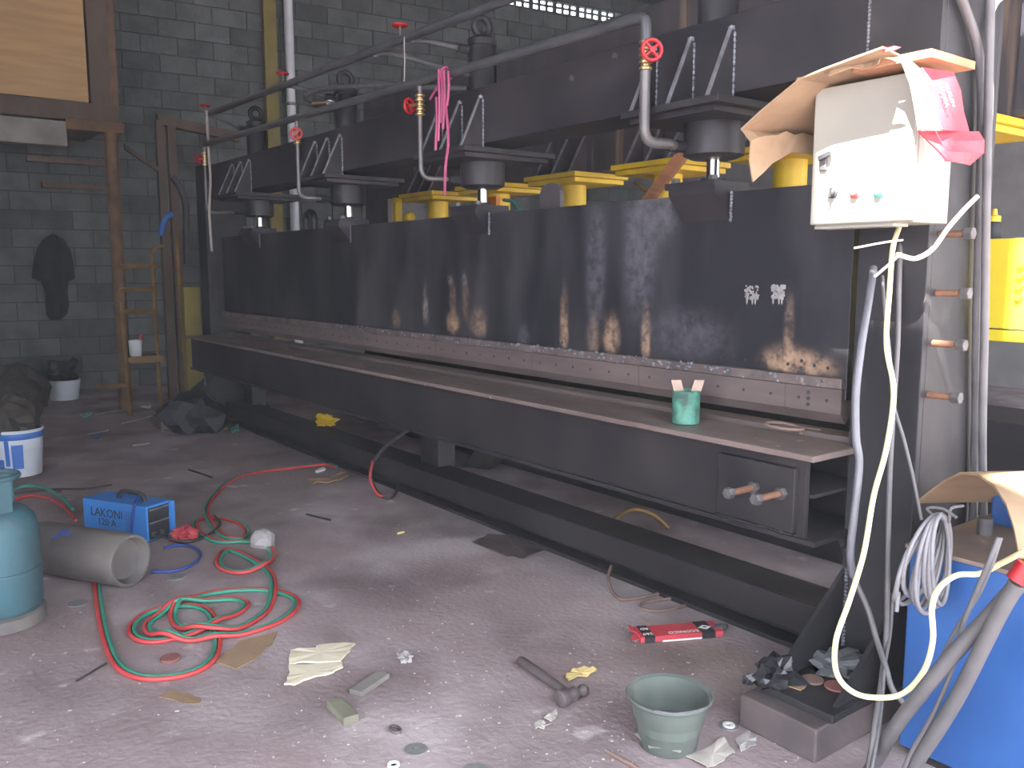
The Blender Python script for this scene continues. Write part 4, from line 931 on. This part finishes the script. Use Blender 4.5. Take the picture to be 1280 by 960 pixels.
def blockpx(name, a, b, w, h, m, label, cat):
    a, b = Gz(*a), Gz(*b); e = b - a; n_ = V((-e.y, e.x, 0)).normalized(); 
    if n_.dot(FW) < 0: n_ = -n_
    return single(name, MB().obox(a, e, n_ * w, V((0, 0, h))), m, label, cat, bevel=.003)
blockpx('wood_offcut', (452, 872), (487, 848), .05, .018, 'greywood', 'flat brown wood offcut on the floor between cardboard and hammer', 'wood offcut')
blockpx('wood_offcut', (408, 885), (430, 908), .05, .025, 'olivewood', 'short greenish wood block on the floor below the pale cardboard', 'wood offcut')
def discpx(name, px, r, h, m, label, cat, hole_=0.):
    p = Gz(*px); pr = [(r * .96, 0), (r, h * .3), (r * .97, h)] + ([(hole_, h), (hole_, h * .4), (0, h * .4)] if hole_ else [])
    return single(name, MB().lathe(p, UP, pr, 20), m, label, cat, True)
discpx('grinding_disc', (213, 825), .034, .012, 'reddisc', 'reddish brown worn disc inside the hose loop', 'disc')
discpx('grinding_disc', (220, 722), .045, .006, 'disc', 'dark worn grinding disc near the blue cable', 'disc', .01)
discpx('grinding_disc', (520, 938), .033, .005, 'disc', 'grey worn grinding disc on the pale floor', 'disc', .008)
discpx('grinding_disc', (594, 966), .04, .005, 'disc', 'worn grinding disc half cut off below the grey disc', 'disc', .008)
discpx('grinding_disc', (97, 755), .04, .004, 'disc', 'flat dark disc beside the pale blue gas cylinder', 'disc', .008)
w = discpx('grinding_disc', (911, 908), .03, .005, 'disc', 'worn disc under the white washer by the base pad', 'disc', .006)
p = Gz(911, 907, .005); single('washer', MB().lathe(p, UP, [(.007, 0), (.018, 0), (.018, .004), (.007, .004), (.007, 0)], 20), 'white', 'white plastic washer on a worn disc by the base pad', 'washer', True)
p = Gz(492, 957); single('washer', MB().lathe(p, UP, [(.01, 0), (.017, 0), (.017, .006), (.01, .006), (.01, 0)], 20), 'white', 'white ring on the floor near the grey grinding disc', 'washer', True)
p = Gz(494, 914); single('chain_link', MB().tube([p + V((math.cos(t) * .022, math.sin(t) * .012, .006)) for t in [2 * math.pi * k / 12 for k in range(12)]], .005, 8, closed=True), 'hammer', 'single steel chain link on the floor', 'chain link', True)
crumple('crumpled_scrap', Gz(506, 822, .008), (.03, .022, .016), 'stone', 'small crumpled grey scrap right of the pale cardboard', 'scrap', 8, 0, .9)
crumple('foil_scrap', Gz(935, 850, .012), (.02, .018, .018), 'clear', 'small crumpled foil scrap before the black plastic bag', 'foil', 11, 0, .8)
flat('yellow_peel', [(706, 850), (716, 841), (730, 838), (747, 840), (742, 845), (728, 848), (712, 854)], 'leaf', 'pale yellow peel beside the hammer head', 'peel', .006, 6, .014, .004)
flat('paper_scrap', [(858, 948), (880, 938), (905, 925), (918, 940), (905, 952), (885, 962)], 'paper', 'dirty white paper sheet beside the green bucket', 'paper', .002, 7, .008, .004)
flat('paper_scrap', [(918, 925), (935, 915), (948, 922), (945, 934), (925, 940)], 'stone', 'grey paper piece before the base pad', 'paper', .002, 8, .008, .004)
flat('paper_scrap', [(668, 906), (675, 902), (688, 908), (680, 912), (670, 912)], 'paper', 'cream paper scrap left below the hammer', 'paper', .002, 9, .01, .003)
flat('paper_scrap', [(680, 900), (696, 890), (697, 897), (690, 903)], 'paper', 'cream paper scrap just below the hammer head', 'paper', .002, 10, .01, .003)
flat('paper_scrap', [(384, 603), (412, 600), (432, 592), (436, 598), (418, 604), (390, 607)], 'card', 'heap of tan wrapping scraps by the hose end', 'paper', .006, 11, .02, .01)
flat('paper_scrap', [(394, 591), (404, 586), (407, 588), (397, 592)], 'white', 'small white box scrap by the hose end', 'paper', .012, 12, .004, .002)
flat('paper_scrap', [(262, 535), (278, 532), (285, 538), (270, 541)], 'leaf', 'yellowish packet scrap before the black tarp heap', 'paper', .01, 13, .02, .01)
flat('paper_scrap', [(286, 535), (300, 532), (300, 540), (288, 542)], 'glassgreen', 'greenish packet scrap before the black tarp heap', 'paper', .01, 14, .02, .01)
single('steel_rod', MB().tube([Gz(757, 938, .006), Gz(800, 962, .006)], .006, 8), 'rod', 'straight thin rod left of the green bucket', 'rod', True)
single('steel_rod', MB().tube([Gz(383, 643, .005), Gz(413, 650, .005)], .006, 8), 'darkhose', 'short dark rod on the floor right of the hose', 'rod', True)
single('steel_rod', MB().tube([Gz(236, 587, .006), Gz(266, 597, .006)], .007, 8), 'darkhose', 'short black bar on the floor behind the welding machine', 'rod', True)
single('thin_stick', MB().tube([Gz(96, 851, .005), Gz(133, 829, .005)], .004, 6), 'darkhose', 'thin dark stick left of the hose loop', 'stick', True)
single('thin_stick', MB().tube([Gz(497, 625 + 42, .005), Gz(505, 665, .005)], .006, 6), 'leaf', 'tiny yellow stick on the bare floor', 'stick', True)
crumple('yellow_cloth', on_z(408, 527, .22) , (.10, .06, .05), 'yellow', 'dull yellow cloth lying on the floor beam of the black press', 'cloth', 15, .196, .8)
cable('brown_hose', [Gz(755, 668, .03), Gz(768, 650, .08), Gz(790, 637, .13), Gz(815, 643, .1), Gz(835, 660, .02)], .012, 'oldyellow', 'brown hose arch on the floor behind the floor beam', 'hose')
single('dark_wedge', MB().obox(Gz(578, 584), V((.18, .1, 0)), V((-.06, .12, 0)), V((.1, .06, .16))), 'sack', 'dark slanted block on the floor behind the floor beam', 'block', bevel=.005)
# grit and paper specks too many to count
rr = random.Random(21); mb = MB()
for k in range(420):
    x = rr.uniform(0, 1000); y = 500 + 460 * math.sqrt(rr.random())
    if k % 3 == 0: x, y = rr.gauss(690, 150), rr.gauss(860, 70)
    if y > 965 or y < 498 or x < 0: continue
    p = Gz(x, y)
    if p.y > 2.5 or p.x > -.3: continue
    s_ = rr.uniform(.002, .007) * (1 if rr.random() < .9 else 2.2); a = rr.uniform(0, 6.28)
    e1 = V((math.cos(a), math.sin(a), 0)) * s_; e2 = V((-math.sin(a), math.cos(a), 0)) * s_ * rr.uniform(.3, 1)
    mb.obox(p, e1, e2, V((0, 0, .002)))
g = single('floor_litter', mb, 'paper', 'tiny pale paper and slag specks strewn over the floor', 'litter', kind='stuff')

# ================================================================== LEFT BACKGROUND
XM = -8.93
def onm(px, py): return on_x(px, py, XM)
def rect_x(mb, x0, y0, x1, y1, X=XM, th=.02):
    a, b = on_x(x0, y1, X), on_x(x1, y0, X); c = on_x(x1, y1, X)
    return mb.box(X - th, X, min(a.y, c.y), max(a.y, c.y), min(a.z, b.z), max(a.z, b.z))
mz = thing('mezzanine', (XM, 1.2, 0), 'timber mezzanine with a plywood front on a rusty pipe post', 'mezzanine')
a, c = onm(-60, 128), onm(111, 128)
part('plywood_front', MB().box(XM - .018, XM, a.y, c.y, c.z, 4.6), 'ply', mz)
e1, e2 = onm(-60, 172), onm(82, 152)
part('floor_joist', MB().box(XM - .1, XM + .02, e1.y, e2.y, e1.z + .0, e2.z), 'greywood', mz, bevel=.004)
part('edge_beam', MB().box(XM - .16, XM - .03, e1.y, onm(150, 150).y, onm(100, 150).z, c.z), 'wood', mz, bevel=.004)
f1, f2 = onm(82, 164), onm(153, 153)
part('angle_iron', MB().box(XM - .12, XM + .02, f1.y, f2.y, f1.z + .02, f2.z - .01), 'rust', mz)
part('side_post', MB().box(XM - .2, XM - .06, onm(114, 100).y, onm(140, 100).y, f2.z, 5.2), 'wood', mz, bevel=.004)
part('back_post', MB().box(XM - .22, XM - .1, onm(138, 100).y, onm(150, 100).y, f2.z, 5.2), 'rust', mz)
pp = onm(147, 300)
part('pipe_post', MB().cyl((XM - .04, pp.y, 0), (XM - .04, pp.y, f1.z + .03), .058, 18), 'rust', mz, True)
part('platform', MB().box(XM - 1.6, XM - .02, a.y, onm(150, 150).y, f2.z - .0, f2.z + .05), 'wood', mz)
for (x0, x1, y) in ((40, 134, 197), (60, 134, 231)):
    l, r = onm(x0, y), onm(x1, y); part('shelf_bar', MB().box(XM - .35, XM - .28, l.y, r.y + .1, l.z, l.z + .05), 'wood', mz)
# wooden goal-post frame near the press end
wf = thing('timber_frame', on_x(200, 490, -9.3) * 1.0, 'dark timber frame leaning on the wall beside the mezzanine', 'timber frame')
XF = -9.4
def onf(px, py): return on_x(px, py, XF)
l, r = onf(197, 142), onf(300, 165); part('cross_beam', MB().obox(l, r - l, V((-.08, 0, 0)), V((0, 0, -.1))), 'wood', wf)
for px in (200, 214): l = onf(px, 150); part('upright', MB().box(XF - .07, XF, l.y - .04, l.y + .04, 0, l.z), 'wood', wf)
part('brace', MB().obox(onf(156, 180), onf(200, 210) - onf(156, 180), V((-.04, 0, 0)), V((0, 0, -.05))), 'wood', wf)
cable('black_hose', [onf(215, 221), onf(225, 235), onf(232, 255), onf(233, 290), onf(234, 330)], .035, 'darkhose', 'black hose hanging from the timber frame', 'hose')
cable('blue_rag', [onf(214, 268) + V((.05, 0, 0)), onf(206, 272) + V((.05, 0, 0)), onf(201, 285) + V((.05, 0, 0)), onf(199, 295) + V((.05, 0, 0))], .03, 'pailblue', 'small blue rag hanging on the timber frame', 'rag')
# worn yellow rack
XK = -8.6
def onk(px, py): return on_x(px, py, XK)
rk = thing('steel_rack', V((XK, onk(175, 480).y, 0)), 'worn yellow angle steel rack with rungs beside the pipe post', 'rack')
def bar(name, a, b, w=.04, m='oldyellow', X=XK):
    A, B_ = on_x(*a, X), on_x(*b, X)
    if b[1] > 485: B_.z = 0
    part(name, MB().tube([A, B_], w / 2, 4), m, rk)
bar('upright', (152, 378), (161, 492)); bar('upright', (190, 314), (200, 492), .035); bar('upright', (221, 288), (229, 440), .035)
part('upright_hook', MB().tube([onk(190, 316), onk(195, 309), onk(206, 307)], .018, 6, 4), 'oldyellow', rk)
for y in (333, 362, 390): bar('rung', (150, y), (196, y - 1), .045)
A, B_ = onk(160, 453), onk(204, 446)
part('shelf', MB().box(XK - .25, XK + .02, A.y, B_.y, A.z - .01, A.z + .05), 'oldyellow', rk)
bar('foot_bar', (120, 482), (163, 482), .04)
p = on_x(170, 446, XK - .06); p.z = A.z + .05
cp = thing('white_cup', p, 'white cup with a red brush handle on the steel rack', 'cup')
part('cup_body', MB().lathe(p, UP, [(.05, 0), (.055, .004), (.062, .15), (.056, .15), (.05, .02), (0, .018)], 20), 'pvc', cp, True)
part('brush_handle', MB().tube([p + V((0, .02, .1)), p + V((0, .06, .2))], .012, 6), 'cardred', cp)
# yellow post piece near the far column
p = on_x(241, 390, -8.3); q0 = on_x(241, 358, -8.3)
single('yellow_post', MB().box(-8.37, -8.25, p.y - .09, p.y + .06, 0, q0.z), 'olive', 'dull yellow steel post beside the far column of the black press', 'post', bevel=.01)
# black jacket on the wall
rows = []
prof = [(66, 294, 4), (66, 300, 14), (66, 312, 21), (66, 330, 25), (66, 348, 27), (68, 352, 17), (70, 366, 14), (71, 380, 15), (70, 392, 13), (68, 399, 7)]
for i, (cx, y, w) in enumerate(prof):
    row = []
    for j in range(9):
        u = j / 8 * 2 - 1; s_, z = wall_s(cx + u * w, y); row.append(wp(s_, z, .09 + .09 * (1 - u * u) + .02 * math.sin(j * 2.1 + i)))
    rows.append(row)
single('black_jacket', MB().sheet(rows, .02), 'jacket', 'black jacket hanging on the block wall', 'jacket', True)
# posts and pipe on the wall
s_, z = wall_s(338, 150); q = MB(); q.obox(wp(s_ - .07, 0, .015), WD * .15, WN * .1, V((0, 0, 6.1))); single('olive_post', q, 'olive', 'olive painted steel post against the block wall', 'post')
s_, z = wall_s(361, 150); pv = thing('white_pipe', wp(s_, 0, .12), 'white vertical downpipe against the block wall', 'pipe')
part('pipe', MB().cyl(wp(s_, 0, .12), wp(s_, 6.1, .12), .055, 18), 'pvc', pv, True)
for z in (1.6, 3.35, 4.9): part('pipe_clip', MB().lathe(wp(s_, z, .12), UP, [(.056, 0), (.064, .005), (.064, .03), (.056, .035)], 18), 'edge', pv, True)
# dark tarp heap and debris by the far column
crumple('black_tarp', Gz(282, 530, .0) + V((.1, -.28, .08)), (.34, .27, .24), 'tarp', 'dark tarpaulin heap at the foot of the far column', 'tarpaulin', 17, 0, .5, 3, 1.6)
crumple('dark_sack', Gz(20, 505, .1) + V((-.3, 0, 0)), (.22, .3, .35), 'sack', 'dark filled sack against the block wall beside the white bucket', 'sack', 19, 0, .4, 3, 1.8)
rr = random.Random(31)
labs = [((118, 518), (160, 512), 'greywood', 'pale flat stick among scraps before the block wall'), ((108, 543), (135, 538), 'greywood', 'short grey stick before the white bucket'), ((150, 530), (190, 520), 'greywood', 'long thin lath before the steel rack'), ((165, 557), (186, 554), 'greywood', 'short pale lath on the dark floor behind the hose')]
for (a, b, m, lb) in labs: single('wood_lath', MB().obox(Gz(*a), Gz(*b) - Gz(*a), V((.03, 0, 0)), V((0, 0, .012))), m, lb, 'lath')
flat('plastic_scrap', [(100, 520), (115, 517), (114, 522), (103, 524)], 'glassgreen', 'pale green plastic scrap before the white bucket', 'scrap', .01, 15, .02, .01)
flat('plastic_scrap', [(115, 548), (125, 543), (124, 549)], 'pailblue', 'small blue plastic scrap before the paint pail', 'scrap', .008, 16, .01, .004)
flat('plastic_scrap', [(175, 510), (190, 507), (188, 512)], 'white', 'small white scrap before the tarpaulin heap', 'scrap', .008, 17, .01, .004)
flat('plastic_scrap', [(64, 617), (78, 612), (76, 616)], 'pink', 'small pink scrap beside the paint pail', 'scrap', .004, 18, .004, .003)

# things of one kind share a group
GR = {'grey_cable': 'grey cables on the column', 'bare_wire': 'bare wires below the switch box', 'conduit_pipe': 'conduit pipes on the column', 'welding_cable': 'thick welding cables at the blue tank',
      'tied_wire': 'thin wires at the blue tank', 'welding_hose': 'gas hoses on the floor', 'gas_cylinder': 'gas cylinders', 'steel_offcut': 'round offcuts on the base plate', 'bent_rod': 'bent rods by the floor beam',
      'cardboard_piece': 'torn cardboard on the floor', 'wood_offcut': 'wood offcuts on the floor', 'grinding_disc': 'worn discs on the floor', 'washer': 'washers on the floor', 'paper_scrap': 'paper scraps on the floor',
      'steel_rod': 'short rods on the floor', 'thin_stick': 'thin sticks on the floor', 'wood_lath': 'laths before the block wall', 'plastic_scrap': 'plastic scraps on the floor', 'press_brake': 'press brakes'}
for o in COL.objects:
    if o.parent is None and 'category' in o.keys() and o.name.split('.')[0] in GR: o['group'] = GR[o.name.split('.')[0]]

# thin dusty haze in the room
hm_ = bpy.data.materials.new('workshop_haze'); hm_.use_nodes = True; nt = hm_.node_tree; nt.nodes.clear()
vo = nt.nodes.new('ShaderNodeVolumeScatter'); vo.inputs['Density'].default_value = .007; vo.inputs['Anisotropy'].default_value = .2; vo.inputs['Color'].default_value = (.92, .95, 1, 1)
ou = nt.nodes.new('ShaderNodeOutputMaterial'); nt.links.new(vo.outputs[0], ou.inputs['Volume'])
M['haze'] = hm_
single('workshop_haze', MB().box(-10.6, .6, -2.55, 10.5, .02, 6.1), 'haze', 'thin dusty haze hanging in the workshop air', 'haze', kind='stuff')
